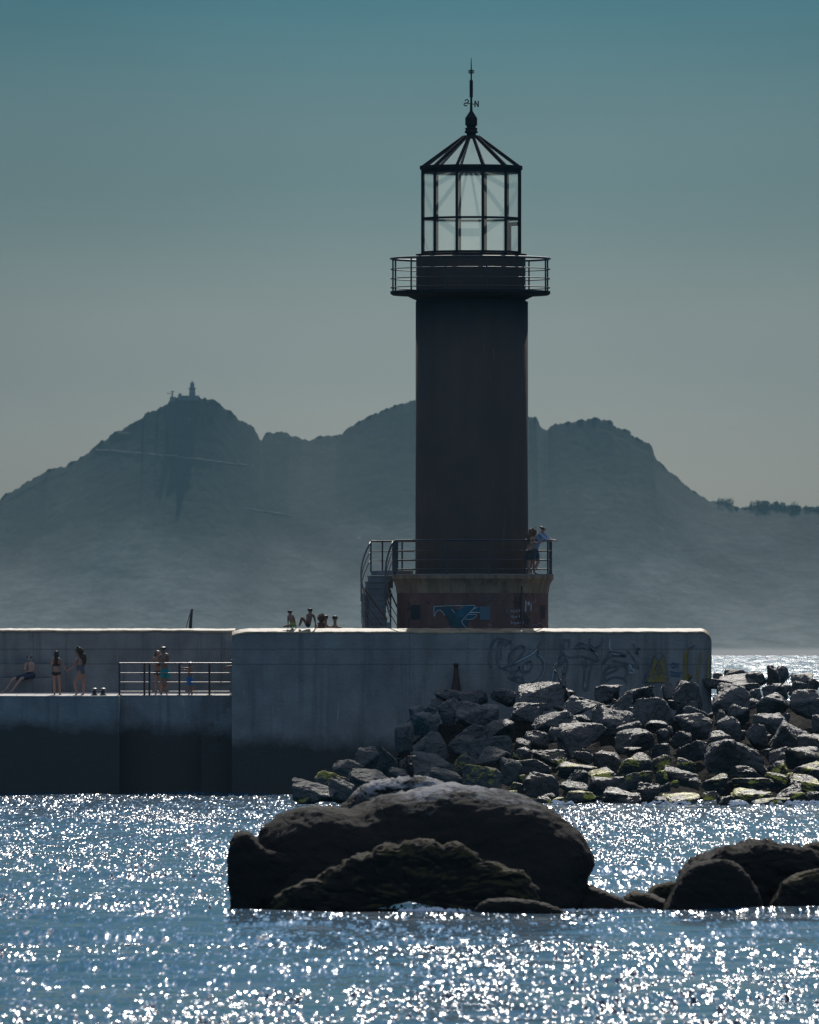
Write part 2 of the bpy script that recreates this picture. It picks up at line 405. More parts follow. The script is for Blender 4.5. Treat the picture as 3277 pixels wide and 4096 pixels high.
# far lighthouse and its neighbours on the summit
def far_station():
    m = simple('weathered white render', (.16, .16, .15), .9, .3, .3)
    Yr = float(ridge_y(770)); s = Yr/F
    base = P(769, 1590, Yr)
    t = thing('lighthouse', 'small distant lighthouse standing on the rocky summit of the left hill', 'lighthouse', base - Vector((0,0,2)))
    mb = MB(); z = lambda py: Z(py, Yr)
    mb.lathe([(14*s, z(1596)), (13*s, z(1582)), (11.5*s, z(1560)), (11*s, z(1556))], (base.x, Yr), 12); mb.build('tower', m, t)
    mb = MB(); mb.lathe([(11.3*s, z(1559)), (15*s, z(1555)), (15*s, z(1551)), (10*s, z(1551))], (base.x, Yr), 12); mb.build('gallery', m, t)
    mb = MB(); mb.lathe([(8.5*s, z(1551)), (8.5*s, z(1536)), (9*s, z(1535)), (5*s, z(1529)), (1.2*s, z(1526)), (.8*s, z(1521))], (base.x, Yr), 12); mb.build('lantern', m, t)
    t = thing('keepers_house', 'low flat keepers house at the foot of the distant lighthouse', 'house', P(755, 1594, Yr-3))
    mb = MB(); mb.box(X(713,Yr), X(796,Yr), Yr-6, Yr+6, z(1602), z(1585)); mb.build('wall', m, t)
    mb = MB(); mb.box(X(711,Yr), X(798,Yr), Yr-6.5, Yr+6.5, z(1585), z(1583)); mb.build('roof', m, t)
    mb = MB(); mb.box(X(714,Yr), X(726,Yr), Yr-3, Yr+3, z(1583)+.003, z(1574)); mb.build('chimney', m, t)
    t = thing('communications_mast', 'spindly communications mast on a hut left of the distant lighthouse', 'mast', P(690, 1596, Yr-3))
    mb = MB(); mb.box(X(680,Yr), X(705,Yr), Yr-3, Yr+3, z(1606), z(1588)); mb.build('hut', m, t)
    mb = MB(); mb.bar((X(690,Yr),Yr,z(1588)), (X(690,Yr),Yr,z(1563)), .8); mb.bar((X(668,Yr),Yr,z(1573)), (X(692,Yr),Yr,z(1575)), .45)
    mb.bar((X(684,Yr),Yr,z(1565)), (X(697,Yr),Yr,z(1567)), .6); mb.bar((X(685,Yr),Yr,z(1588)), (X(690,Yr),Yr,z(1575)), .4)
    mb.build('pole', simple('dull steel', (.08,.08,.08), .7), t)
far_station()

def skyline_tree(px, py, w, h, label, seed):
    rs = random.Random(seed); Yr = float(ridge_y(px)) - 4; s = Yr/F
    b = P(px, py, Yr); t = thing('tree', label, 'tree', b, 'trees along the right-hand skyline')
    mb = MB(); top = b + Vector((rs.uniform(-1,1)*w*.1*s, 0, h*.6*s))
    mb.tube([b-Vector((0,0,3)), (b+top)/2, top], [w*.045*s, w*.035*s, w*.02*s], 6)
    for k in range(4):
        mb.tube([b.lerp(top, .6), top+Vector((rs.uniform(-.4,.4)*w*s, rs.uniform(-.3,.3)*w*s, rs.uniform(0,.2)*h*s))], [w*.02*s, w*.01*s], 5)
    mb.build('trunk', BARK, t)
    mb = MB(); lobes = [(Vector((rs.uniform(-.36,.36)*w, rs.uniform(-.3,.3)*w, rs.uniform(.22,.92)*h))*s, rs.uniform(.13,.24)*w*s) for _ in range(11)]
    for c, r in lobes:
        for _ in range(70):
            d = Vector((rs.gauss(0,1), rs.gauss(0,1), rs.gauss(0,.8))).normalized()*r*rs.uniform(.5,1.15)
            p = b + c + d; q = rs.uniform(.25,.6)
            u = Vector((rs.gauss(0,1), rs.gauss(0,1), rs.gauss(0,1))).normalized(); w2 = u.orthogonal().normalized()
            mb.add([p-u*q, p+w2*q, p+u*q, p-w2*q], [(0,1,2,3)])
    mb.build('crown', LEAF, t)
BARK = simple('bark', (.06,.05,.04), .9); LEAF = simple('pine foliage', (.05,.075,.035), .9, .5, .3)
for i, (a, b_, c, d, lab) in enumerate([
    (2893, 2030, 62, 50, 'broad rounded tree alone at the left end of the right skyline trees'),
    (2936, 2038, 30, 26, 'small bushy tree just right of the broad rounded skyline tree'),
    (2992, 2036, 34, 22, 'low thin tree in the dip of the right skyline'),
    (3036, 2036, 58, 50, 'dense dark tree, tallest of the left skyline clump'),
    (3072, 2036, 44, 48, 'upright tree touching the right side of the dense dark skyline tree'),
    (3122, 2040, 50, 54, 'tall tree in the middle of the right skyline trees'),
    (3163, 2042, 54, 48, 'wide spreading tree right of the middle skyline tree'),
    (3190, 2042, 34, 36, 'narrow tree at the right edge of the wide spreading one'),
    (3236, 2040, 44, 26, 'sparse low tree near the right edge of the skyline'),
    (3268, 2040, 36, 34, 'last skyline tree, cut by the right edge of the picture')]):
    skyline_tree(a, b_+14, c*1.35, d*.86, lab, 50+i)
# ---------------------------------------------------------------- jetty
def concrete(name, lines, base=(.35,.325,.29), tide=None, seam=3.4):
    m, Nn, Ll, b = newmat(name)
    g = Nn.new('ShaderNodeNewGeometry'); sp = Nn.new('ShaderNodeSeparateXYZ'); Ll.new(g.outputs['Position'], sp.inputs[0])
    pos = g.outputs['Position']
    f1, _ = noisef(Nn, Ll, .9, 8, .65, vec=pos, lo=.32, hi=.68)
    c = mixrgb(Nn, Ll, f1, tuple(x*.62 for x in base), base)
    f2, _ = noisef(Nn, Ll, 1.0, 5, .6, vec=pos, stretch=(2.2, 2.2, .16), lo=.52, hi=.72)   # run-off streaks
    c = mixrgb(Nn, Ll, f2, c, tuple(x*.48 for x in base))
    f3, _ = noisef(Nn, Ll, 1.0, 4, .6, vec=pos, stretch=(5, 5, .5), lo=.66, hi=.74)
    c = mixrgb(Nn, Ll, f3, c, tuple(x*1.5 for x in base))
    def mth(op, a, b_):
        q = Nn.new('ShaderNodeMath'); q.operation = op
        for i, v in ((0, a), (1, b_)):
            if isinstance(v, (int, float)): q.inputs[i].default_value = v
            else: Ll.new(v, q.inputs[i])
        return q.outputs[0]
    _, raw = noisef(Nn, Ll, 1.2, 3, .5, vec=pos)
    zz = mth('ADD', sp.outputs['Z'], mth('MULTIPLY', raw, .03))
    tot = None
    for z0 in lines:
        d = mth('ABSOLUTE', mth('SUBTRACT', zz, z0+.015), 0)
        q = mth('LESS_THAN', d, .022); tot = q if tot is None else mth('MAXIMUM', tot, q)
    vx = mth('LESS_THAN', mth('ABSOLUTE', mth('PINGPONG', sp.outputs['X'], seam), 0), .014)
    tot = vx if tot is None else mth('MAXIMUM', tot, vx)
    c = mixrgb(Nn, Ll, mth('MULTIPLY', tot, .38), c, (.05,.05,.05))
    if tide is not None:
        _, rw = noisef(Nn, Ll, .5, 6, .7, vec=pos)
        r = Nn.new('ShaderNodeMapRange'); r.inputs[1].default_value = tide-.35; r.inputs[2].default_value = tide+.25
        r.inputs[3].default_value = 1; r.inputs[4].default_value = 0
        Ll.new(mth('ADD', sp.outputs['Z'], mth('MULTIPLY', mth('SUBTRACT', rw, .5), 1.6)), r.inputs[0])
        c = mixrgb(Nn, Ll, r.outputs[0], c, (.078,.072,.062))
    Ll.new(c, b.inputs['Base Color']); b.inputs['Roughness'].default_value = .88; b.inputs['Specular IOR Level'].default_value = .25
    _, rb = noisef(Nn, Ll, 9, 6, .7, vec=pos)
    bp = Nn.new('ShaderNodeBump'); bp.inputs['Distance'].default_value = .03; Ll.new(rb, bp.inputs['Height']); Ll.new(bp.outputs[0], b.inputs['Normal'])
    return m

YB = 416.0                      # front face of the head of the jetty
ZT = Z(2515, YB)                # its top
XL, XR = X(928, YB), X(2848, YB)
CONC = concrete('jetty head concrete', [Z(2597,YB), Z(2658,YB)], tide=Z(2960,YB))
CONC2 = concrete('parapet concrete', [Z(2597,424), Z(2656,424)], base=(.32,.30,.275))
CONC3 = concrete('quay concrete', [], base=(.32,.32,.31), tide=Z(2900,417), seam=5.2)
CAP = simple('worn lichen-stained coping', (.42,.32,.19), .6, .65, 1.6, .02, 14, spec=.35)
DECK = simple('pale granite paving', (.55,.50,.44), .75, .25, 1.5, .01, 8)
YC = 422.5                      # lighthouse axis
def head():
    t = thing('breakwater_head', 'long grey graffiti-covered concrete wall block with a rounded right end', 'sea wall', (XL, YB, 0))
    # body: rounded nose in section, rounded top corners at both ends
    r = .13; prof = []        # (y, z)
    prof += [(YB, -3.0), (YB, ZT-r)]
    prof[-1] = (YB, ZT-.17); prof += [(YB+.04, ZT-.12), (YB+.25, ZT-.085), (YB+.5, ZT-.04), (YB+.8, ZT-.008)]
    prof += [(YB+.95, ZT), (YB+1.05, ZT-.06), (YB+1.05, -3.0)]
    xs = [XL]; rl, rr = .62, .40
    xs += [XL + .0 + rl*(1-math.cos(k/8*math.pi/2)) for k in range(1, 9)]
    n = 120; x0 = xs[-1]; x1 = XR-rr
    xs += [x0+(x1-x0)*k/n for k in range(1, n+1)]
    xs += [x1 + rr*math.sin(k/10*math.pi/2) for k in range(1, 11)]
    vs = []; fs = []
    for x in xs:
        dz = 0
        if x < XL+rl: q = (XL+rl-x)/rl; dz = -.13*(q**2.0)
        if x > x1: q = (x-x1)/rr; dz = -rr*(1-math.sqrt(max(0, 1-q*q)))
        for (y, z) in prof:
            inset = 0
            if x > x1: inset = .25*(1-math.sqrt(max(0, 1-((x-x1)/rr)**2)))
            w = noise.noise(Vector((x*1.7, y, z*1.7)))*.018 + noise.noise(Vector((x*6, 3, z*5)))*.010
            vs.append((x, y+inset+w, z+dz*(1 if z > ZT-.5 else 0) + (w*1.2 if z > ZT-.2 else 0)))
    m = len(prof)
    for i in range(len(xs)-1):
        for j in range(m-1):
            fs.append((i*m+j, (i+1)*m+j, (i+1)*m+j+1, i*m+j+1))
    fs.append(tuple(range(m))); fs.append(tuple((len(xs)-1)*m+j for j in range(m))[::-1])
    link('wall', vs, fs, CONC, t, smooth=False)
    # worn coping along the top edge
    vs = []; fs = []; cp = []
    for k in range(0, 5):
        a = R(76)*(k/4); cp.append((YB + .05 - .065*math.cos(a), ZT - .16 + .065*math.sin(a)))
    cp += [(YB+.25, ZT-.063), (YB+.5, ZT-.020), (YB+.8, ZT+.014), (YB+.95, ZT+.014)]
    for x in xs:
        dz = 0; inset = 0
        if x < XL+rl: q = (XL+rl-x)/rl; dz = -.13*(q**2.0)
        if x > x1:
            q = (x-x1)/rr; dz = -rr*(1-math.sqrt(max(0, 1-q*q))); inset = .25*(1-math.sqrt(max(0, 1-q*q)))
        for (y, z) in cp:
            w = noise.noise(Vector((x*1.7, y, z*1.7)))*.018 + noise.noise(Vector((x*6, 3, z*5)))*.010 + noise.noise(Vector((x*14, y*9, z*9)))*.012
            vs.append((x, y+inset+w, z+dz+w))
    m = len(cp)
    for i in range(len(xs)-1):
        for j in range(m-1): fs.append((i*m+j, (i+1)*m+j, (i+1)*m+j+1, i*m+j+1))
    link('coping', vs, fs, CAP, t, smooth=True)
    # lower deck behind the parapet and the plinth that carries the lighthouse
    mb = MB(); mb.box(XL+.02, X(1425,420), YB+1.052, 436, -3, ZT-.46); mb.build('deck', DECK, t)
    mb = MB(); mb.box(X(1425,420)+.002, XR-.3, YB+1.052, 436, -3, ZT-.02); mb.build('plinth', CONC2, t)
    return t
HEAD = head()

YW = 424.6
ZQ = Z(2787, 417.0)
def walkway():
    # quay: solid body, paved top that rises gently towards the parapet
    t = thing('quay', 'paved quay walkway with a sheer dark concrete face above the water', 'quay', (X(0,417), 417, 0))
    xa, xb, xc = X(-700,417), X(478,417), XL-.003
    def body(x0, x1, y0, name, mat):
        zb = ZQ + (YW-y0)*.0135
        z0 = ZQ + (y0-417)*.0135
        mb = MB(); mb.add([(x0,y0,-3),(x1,y0,-3),(x1,YW,-3),(x0,YW,-3),(x0,y0,z0),(x1,y0,z0),(x1,YW,zb),(x0,YW,zb)],
            [(0,3,2,1),(4,5,6,7),(0,1,5,4),(1,2,6,5),(2,3,7,6),(3,0,4,7)])
        mb.build(name, mat, t)
    body(xa, xb, 417.0, 'quay_face', CONC3); body(xb+.003, xc, 418.1, 'quay_face', CONC3)
    for x0, x1, y0 in ((xa, xb, 417.0), (xb+.003, xc, 418.1)):
        mb = MB(); n = int((x1-x0)/.6)
        for k in range(n):
            a = x0+(x1-x0)*k/n; b = x0+(x1-x0)*(k+1)/n
            for j in range(10):
                ya = y0-.02+(YW-y0)*j/10; yb = y0-.02+(YW-y0)*(j+1)/10
                zz = lambda y: ZQ+(y-417)*.0135
                h = .03+random.Random(k*31+j).uniform(-.004,.004)
                mb.add([(a+.006,ya+.006,zz(ya)+.003),(b-.006,ya+.006,zz(ya)+.003),(b-.006,yb-.006,zz(yb)+.003),(a+.006,yb-.006,zz(yb)+.003),
                        (a+.006,ya+.006,zz(ya)+h),(b-.006,ya+.006,zz(ya)+h),(b-.006,yb-.006,zz(yb)+h),(a+.006,yb-.006,zz(yb)+h)],
                       [(4,5,6,7),(0,1,5,4),(1,2,6,5),(2,3,7,6),(3,0,4,7)])
        mb.build('paving', DECK, t)
    # landing steps down to the water
    mb = MB(); stp = [(911,2835),(887,2859),(863,2884),(838,2908),(812,2933)]
    for i, (px, py) in enumerate(stp):
        x0 = X(px-6, 417.3); x1 = X(stp[i-1][0]-6, 417.3)-.002 if i else XL-.005
        mb.box(x0, x1, 417.12, 418.095, -3, Z(py, 417.3))
    mb.build('steps', CONC3, t)
    t = thing('parapet_wall', 'tall grey parapet wall with yellow-brown coping behind the walkway', 'wall', (X(0,YW), YW, ZQ))
    zt = Z(2516, YW)
    mb = MB(); mb.box(xa, XL+.0, YW, YW+1.6, -3, zt-.10); mb.build('wall', CONC2, t)
    vs = []; fs = []; n = 150; r = .11
    cp = [(YW-.035, zt-.12), (YW-.035, zt-.075)] + [(YW-.02, zt-.085+.03), (YW+.2, zt-.02), (YW+.5, zt+.01)] + [(YW+1.6, zt+.02), (YW+1.63, zt-.1)]
    for i in range(n+1):
        x = xa+(XL-.01-xa)*i/n
        for y, z in cp:
            w = noise.noise(Vector((x*1.1, y, 0)))*.02+noise.noise(Vector((x*5, y*4, 2)))*.012
            vs.append((x, y+w, z+w))
    m = len(cp)
    for i in range(n):
        for j in range(m-1): fs.append((i*m+j, (i+1)*m+j, (i+1)*m+j+1, i*m+j+1))
    link('coping', vs, fs, CAP, t, smooth=True)
    # stepped bench against the parapet
    t = thing('concrete_bench', 'two-tier concrete bench built against the parapet wall', 'bench', (X(100,423), 423, ZQ))
    xe = X(208, 423.5)
    mb = MB(); mb.box(xa, xe, 423.3, YW-.003, ZQ-.2, Z(2713, 423.3)); mb.build('seat', CONC2, t, bevel=.02)
    mb = MB(); mb.box(xa, xe-.004, 423.95, YW-.006, Z(2713,423.3)+.003, Z(2657, 423.95)); mb.build('backrest', CONC2, t, bevel=.02)
    mb = MB(); mb.add([(X(740,424),423.9,Z(2770,424)),(XL-.01,423.9,Z(2770,424)),(XL-.01,423.9,Z(2738,424)),(X(740,424),423.9,Z(2768,424)),
                       (X(740,424),YW-.003,Z(2770,424)),(XL-.01,YW-.003,Z(2770,424)),(XL-.01,YW-.003,Z(2738,424)),(X(740,424),YW-.003,Z(2768,424))],
        [(0,1,2,3),(7,6,5,4),(0,4,5,1),(1,5,6,2),(2,6,7,3),(3,7,4,0)])
    o = mb.build('ramp', CONC2); tag(o, 'low concrete ramp rising along the foot of the parapet wall', 'ramp')
walkway()

STEEL = simple('galvanised rail', (.20,.20,.20), .38, .3, 4, metal=.6)
PAINT = simple('dark painted rail', (.07,.065,.065), .45, .3, 4)
RUSTY = simple('rusty post paint', (.10,.045,.03), .7, .4, 6)
def quay_rail():
    Yf = 418.35; zf = ZQ+.05
    t = thing('railing', 'four-bar metal railing along the quay edge beside the couple', 'railing', (X(478,Yf), Yf, zf))
    rows = [2653, 2692, 2729, 2766]
    def seg(pxa, ya, pxb, yb):
        for i, py in enumerate(rows):
            mb = MB(); mb.tube([P(pxa, py, ya), P(pxb, py, yb)], .028 if i == 0 else .017, 8); mb.build('rail', STEEL, t)
    seg(478, Yf, 598, Yf); seg(599, Yf, 935, Yf)
    for px in (478, 578, 598, 718, 838):
        mb = MB(); p = P(px, 2653, Yf); mb.box(p.x-.035, p.x+.035, Yf-.03, Yf+.03, ZQ+.03, p.z); mb.box(p.x-.09, p.x+.09, Yf-.08, Yf+.08, ZQ+.05, ZQ+.065)
        mb.build('post', RUSTY if px != 478 else PAINT, t)
quay_rail()
for px, lab in ((378, 'short iron mooring bollard, the left one beside the curly-haired woman'), (412, 'short iron mooring bollard, the right one towards the railing')):
    Yb = 417.9; c = P(px, 2787, Yb); t = thing('mooring_bollard', lab, 'bollard', (c.x, Yb, ZQ+.03), 'mooring bollards on the quay')
    z = ZQ+.04
    mb = MB(); mb.lathe([(.13,z),(.13,z+.03),(.075,z+.05),(.065,z+.16)], (c.x, Yb), 20); mb.build('stem', PAINT, t, smooth=True)
    mb = MB(); mb.lathe([(.065,z+.16),(.125,z+.20),(.13,z+.235),(.09,z+.26),(.01,z+.265)], (c.x, Yb), 20); mb.build('cap', STEEL, t, smooth=True)

def small_mast():
    Ym = 433; t = thing('beacon_mast', 'thin twin-pole mast with a slack stay sticking up behind the parapet', 'mast', P(765, 2515, Ym))
    mb = MB(); mb.tube([P(764,2530,Ym), P(766,2480,Ym), P(769,2436,Ym)], .035, 6); mb.tube([P(757,2530,Ym), P(761,2480,Ym), P(766,2440,Ym)], .03, 6)
    for py in (2455, 2475, 2495): mb.tube([P(760,py,Ym), P(767,py+3,Ym)], .018, 5)
    mb.build('pole', PAINT, t)
    mb = MB(); mb.tube([P(768,2438,Ym), P(756,2468,Ym), P(750,2490,Ym), P(746,2508,Ym), P(744,2530,Ym)], .014, 5); mb.build('stay', PAINT, t)
small_mast()
mb = MB(); p = P(1825, 2752, YB-.25)
mb.lathe([(.17,p.z-.4),(.165,p.z),(.11,p.z+.35),(.075,p.z+.7),(.07,p.z+.80),(.10,p.z+.81),(.10,p.z+.86),(.05,p.z+.88)], (p.x, p.y), 20)
o = mb.build('marker_post', RUSTY, smooth=True, loc=(p.x, p.y, p.z-.4)); tag(o, 'rusty brown tapering iron post standing against the concrete wall', 'post')

# ---------------------------------------------------------------- painted writing on the concrete
def ribbon(polys, w, surf, name, mat, parent, sub=14):
    if len(polys) > 1 and name in ('graffiti_tag', 'graffiti_highlight', 'graffiti_writing', 'graffiti_scrawl'):
        for q in polys: ribbon([q], w, surf, name[:-1] if name.endswith('s') else name, mat, parent)
        return
    """flat strokes: polylines in photograph pixels laid on a surface"""
    vs = []; fs = []; k = [0]
    for pl in polys:
        # catmull-rom smoothing
        pts = [Vector((p[0], p[1])) for p in pl]; q = []
        if len(pts) > 2:
            ext = [pts[0]*2-pts[1]] + pts + [pts[-1]*2-pts[-2]]
            for i in range(1, len(ext)-2):
                for s in range(4):
                    t = s/4; a, b, c, d = ext[i-1:i+3]
                    q.append(.5*((2*b)+(c-a)*t+(2*a-5*b+4*c-d)*t*t+(3*b-a-3*c+d)*t**3))
            q.append(pts[-1])
        else:
            n = 6; q = [pts[0].lerp(pts[1], i/n) for i in range(n+1)]
        n0 = len(vs); k[0] += 1; extra = (k[0] % 7)*.0012
        for i, p in enumerate(q):
            a = q[max(0, i-1)]; b = q[min(len(q)-1, i+1)]; d = (b-a).normalized() if (b-a).length > 1e-6 else Vector((1,0))
            nrm = Vector((-d.y, d.x))*w/2
            vs.append(surf(p.x+nrm.x, p.y+nrm.y, extra)); vs.append(surf(p.x-nrm.x, p.y-nrm.y, extra))
        for i in range(len(q)-1): fs.append((n0+2*i, n0+2*i+1, n0+2*i+3, n0+2*i+2))
    return link(name, vs, fs, mat, parent)
def fillpoly(pts, surf, name, mat, parent, lift=0.0):
    bm = bmesh.new(); vv = [bm.verts.new((p[0], 0, p[1])) for p in pts]; f = bm.faces.new(vv)
    bmesh.ops.triangulate(bm, faces=[f])
    for _ in range(3): bmesh.ops.subdivide_edges(bm, edges=[e for e in bm.edges if e.calc_length() > 12], cuts=1)
    bmesh.ops.triangulate(bm, faces=bm.faces[:])
    bm.verts.index_update()
    vs = [surf(v.co.x, v.co.z, lift) for v in bm.verts]; fs = [tuple(v.index for v in f.verts) for f in bm.faces]; bm.free()
    return link(name, vs, fs, mat, parent)
def flat(px, py, lift=0.0):
    Y = YB - .026 - lift; return P(px, py, Y)
INK = simple('faded black spray paint', (.19,.19,.19), .8, .5, 4); PALE = simple('faded pale spray paint', (.62,.66,.66), .8, .4, 4)
YEL = simple('yellow spray paint', (.36,.25,.07), .8, .35, 4); TEAL = simple('teal spray paint', (.03,.14,.19), .8, .4, 3); BLUE = simple('faint blue spray paint', (.10,.17,.24), .8, .3, 4)
def g5(pts): return [(1900+x/1.725, 2500+y/1.725) for x, y in pts]       # from an enlarged view
def wall_graffiti():
    ink = [
     [(155,90),(130,110),(110,150),(98,200),(98,260),(115,290)], [(190,100),(160,140),(150,190),(152,250),(170,290),(230,312)], [(215,110),(180,150),(178,190),(178,240)],
     [(155,88),(245,112),(235,122),(160,112)], [(240,108),(205,150)],
     [(340,150),(310,142),(270,165),(240,200),(232,240),(240,262),(270,262),(300,230),(330,190),(345,160),(335,148)],
     [(452,110),(435,150),(400,190),(340,225),(270,265),(200,295),(225,312)], [(452,110),(440,160),(430,212)],
     [(430,212),(460,230),(475,270),(470,320),(440,370),(400,398),(340,403),(290,385),(225,360)],
     [(385,250),(360,255),(325,300),(345,322),(380,310),(397,270),(385,250)],
     [(305,285),(290,315),(240,315),(275,340),(255,375),(300,355),(340,385),(330,345),(365,318),(320,318),(305,285)],
     [(595,135),(625,215),(740,215),(850,247),(825,190),(740,125),(690,155),(750,155),(845,185)],
     [(595,135),(600,180),(575,260),(632,225)], [(615,95),(612,160)], [(650,95),(650,150)], [(615,105),(650,100)],
     [(555,290),(545,360),(530,440)], [(570,285),(635,240),(630,330)], [(765,225),(755,330),(752,430),(775,440),(790,330),(810,250)],
     [(750,245),(735,255),(745,268),(775,262),(770,280),(745,282)],
     [(795,90),(790,130),(830,155),(870,130),(880,90)], [(925,185),(880,270),(940,215),(1040,215),(1010,195),(925,185)],
     [(1050,175),(1085,215),(1130,295),(1075,270),(1000,255),(945,245)], [(990,275),(940,275),(900,305),(890,335),(950,320),(990,290),(990,275)],
     [(870,400),(880,340),(910,300),(1000,275),(1045,290),(1050,330)], [(905,385),(960,360),(1030,368),(1045,400)],
     [(1045,285),(1052,320),(1040,350)], [(1095,130),(1110,160),(1140,165),(1115,175),(1125,200),(1100,180)], [(905,310),(890,400)],
    ]
    ribbon([g5(p) for p in ink], 7.0, flat, 'graffiti_outline', INK, HEAD)
    pale = [
     [(236,262),(228,235),(238,200),(275,160),(312,139)], [(270,266),(345,228),(395,200),(432,165)], [(432,208),(465,228),(480,270),(472,330),(440,378),(400,402)],
     [(305,285),(325,315),(368,318),(335,345),(345,388),(300,358),(255,378)], [(548,290),(538,360),(524,440)], [(548,275),(600,245),(640,222)], [(628,218),(740,220),(852,250)],
     [(750,150),(830,180),(855,248)], [(925,188),(1035,218)], [(935,100),(930,150),(945,178)], [(1062,275),(1080,285),(1070,300)], [(1080,300),(1100,320),(1090,335),(1065,325)],
     [(755,395),(760,430)], [(1050,172),(1090,215)], [(355,250),(345,290),(360,320)],
    ]
    ribbon([g5(p) for p in pale], 4.4, flat, 'graffiti_highlight', PALE, HEAD)
    # yellow cat-like face and yellow splashes
    fillpoly(g5([(1185,395),(1240,205),(1268,262),(1302,200),(1318,300),(1333,395)]), flat, 'graffiti_face', YEL, HEAD, .001)
    ribbon([g5(p) for p in [[(1185,395),(1215,300),(1240,205)], [(1240,205),(1268,262)], [(1268,262),(1302,200)], [(1302,200),(1318,300),(1333,395)],
        [(1255,268),(1245,290),(1252,318),(1262,295),(1255,268)], [(1278,268),(1270,290),(1277,315),(1286,292),(1278,268)],
        [(1215,355),(1240,335),(1262,345)], [(1270,345),(1290,330),(1312,340)], [(1225,375),(1245,355)], [(1295,352),(1315,372)], [(1262,320),(1268,345)]]], 4.2, lambda x,y,l: flat(x,y,l+.012), 'graffiti_face_line', INK, HEAD)
    fillpoly(g5([(1155,395),(1185,320),(1232,215),(1238,210),(1190,395)]), lambda x,y,l: flat(x,y,l+.002), 'graffiti_shadow', INK, HEAD)
    fillpoly(g5([(1440,205),(1478,150),(1470,190),(1460,290),(1462,345),(1478,352),(1475,335),(1505,350),(1500,362),(1480,365),(1470,392),(1438,392),(1440,300)]), flat, 'graffiti_splash', YEL, HEAD)
    fillpoly(g5([(1552,180),(1560,190),(1562,240),(1550,275),(1545,392),(1530,392),(1538,290),(1548,240)]), flat, 'graffiti_splash', YEL, HEAD)
    fillpoly(g5([(1612,190),(1620,200),(1616,392),(1602,392),(1606,260)]), flat, 'graffiti_splash', YEL, HEAD)
    ribbon([g5(p) for p in [[(1350,275),(1370,262),(1382,275),(1370,292),(1355,290)], [(1385,268),(1402,270),(1395,295)], [(1480,160),(1520,140)], [(1345,320),(1400,330),(1430,325)], [(1350,345),(1420,350)]]], 6, flat, 'graffiti_tag', BLUE, HEAD)
wall_graffiti()
# ---------------------------------------------------------------- lighthouse
def tower_mat():
    m, Nn, Ll, b = newmat('dark tower paint')
    g = Nn.new('ShaderNodeNewGeometry'); pos = g.outputs['Position']
    f1, _ = noisef(Nn, Ll, 1.0, 5, .6, vec=pos, stretch=(1.1, 1.1, .10), lo=.30, hi=.75)
    c = mixrgb(Nn, Ll, f1, (.088,.068,.055), (.115,.088,.072))
    f2, _ = noisef(Nn, Ll, 1.0, 6, .65, vec=pos, stretch=(4.5, 4.5, .35), lo=.64, hi=.72)
    c = mixrgb(Nn, Ll, f2, c, (.16,.15,.145))
    f3, _ = noisef(Nn, Ll, .55, 5, .6, vec=pos, lo=.45, hi=.7)
    c = mixrgb(Nn, Ll, f3, c, (.078,.066,.058))
    Ll.new(c, b.inputs['Base Color']); b.inputs['Roughness'].default_value = .85; b.inputs['Specular IOR Level'].default_value = .15
    _, raw = noisef(Nn, Ll, 3, 5, .6, vec=pos)
    bp = Nn.new('ShaderNodeBump'); bp.inputs['Distance'].default_value = .012; Ll.new(raw, bp.inputs['Height']); Ll.new(bp.outputs[0], b.inputs['Normal'])
    return m
TOWER = tower_mat()
def base_mat():
    m, Nn, Ll, b = newmat('weathered red base paint')
    g = Nn.new('ShaderNodeNewGeometry'); pos = g.outputs['Position']
    f1, _ = noisef(Nn, Ll, 1.0, 6, .65, vec=pos, stretch=(1.6, 1.6, .6), lo=.36, hi=.64)
    c = mixrgb(Nn, Ll, f1, (.115,.066,.055), (.18,.105,.085))
    f2, _ = noisef(Nn, Ll, 1.3, 5, .7, vec=pos, lo=.55, hi=.62)
    c = mixrgb(Nn, Ll, f2, c, (.065,.050,.045))
    f3, _ = noisef(Nn, Ll, 3, 5, .7, vec=pos, lo=.62, hi=.66)
    c = mixrgb(Nn, Ll, f3, c, (.19,.15,.11))
    Ll.new(c, b.inputs['Base Color']); b.inputs['Roughness'].default_value = .8; b.inputs['Specular IOR Level'].default_value = .25
    return m
BASEM = base_mat()
CORN = simple('stained cornice', (.30,.22,.14), .85, .55, 1.0, .01, 8, stretch=(3.2, 3.2, .5))
FRAME = simple('lantern frame paint', (.034,.035,.038), .85, .3, 3, spec=.05)
DARKIN = simple('inner steelwork', (.05,.05,.055), .6, .3, 3)
def glass_mat():
    m = bpy.data.materials.new('salt-hazed glass'); m.use_nodes = True
    Nn = m.node_tree.nodes; Ll = m.node_tree.links; Nn.clear()
    out = Nn.new('ShaderNodeOutputMaterial'); tr = Nn.new('ShaderNodeBsdfTransparent'); tr.inputs[0].default_value = (.97,.99,.98,1)
    tl = Nn.new('ShaderNodeBsdfTranslucent'); tl.inputs[0].default_value = (.80,.85,.80,1)
    gl = Nn.new('ShaderNodeBsdfGlossy'); gl.inputs['Roughness'].default_value = .05
    f, _ = noisef(Nn, Ll, 1.3, 5, .6, lo=.2, hi=.8)
    mr = Nn.new('ShaderNodeMapRange'); mr.inputs[3].default_value = .13; mr.inputs[4].default_value = .19; Ll.new(f, mr.inputs[0])
    a = Nn.new('ShaderNodeMixShader'); Ll.new(mr.outputs[0], a.inputs[0]); Ll.new(tr.outputs[0], a.inputs[1]); Ll.new(tl.outputs[0], a.inputs[2])
    b = Nn.new('ShaderNodeMixShader'); b.inputs[0].default_value = .05; Ll.new(a.outputs[0], b.inputs[1]); Ll.new(gl.outputs[0], b.inputs[2])
    Ll.new(b.outputs[0], out.inputs['Surface'])
    return m
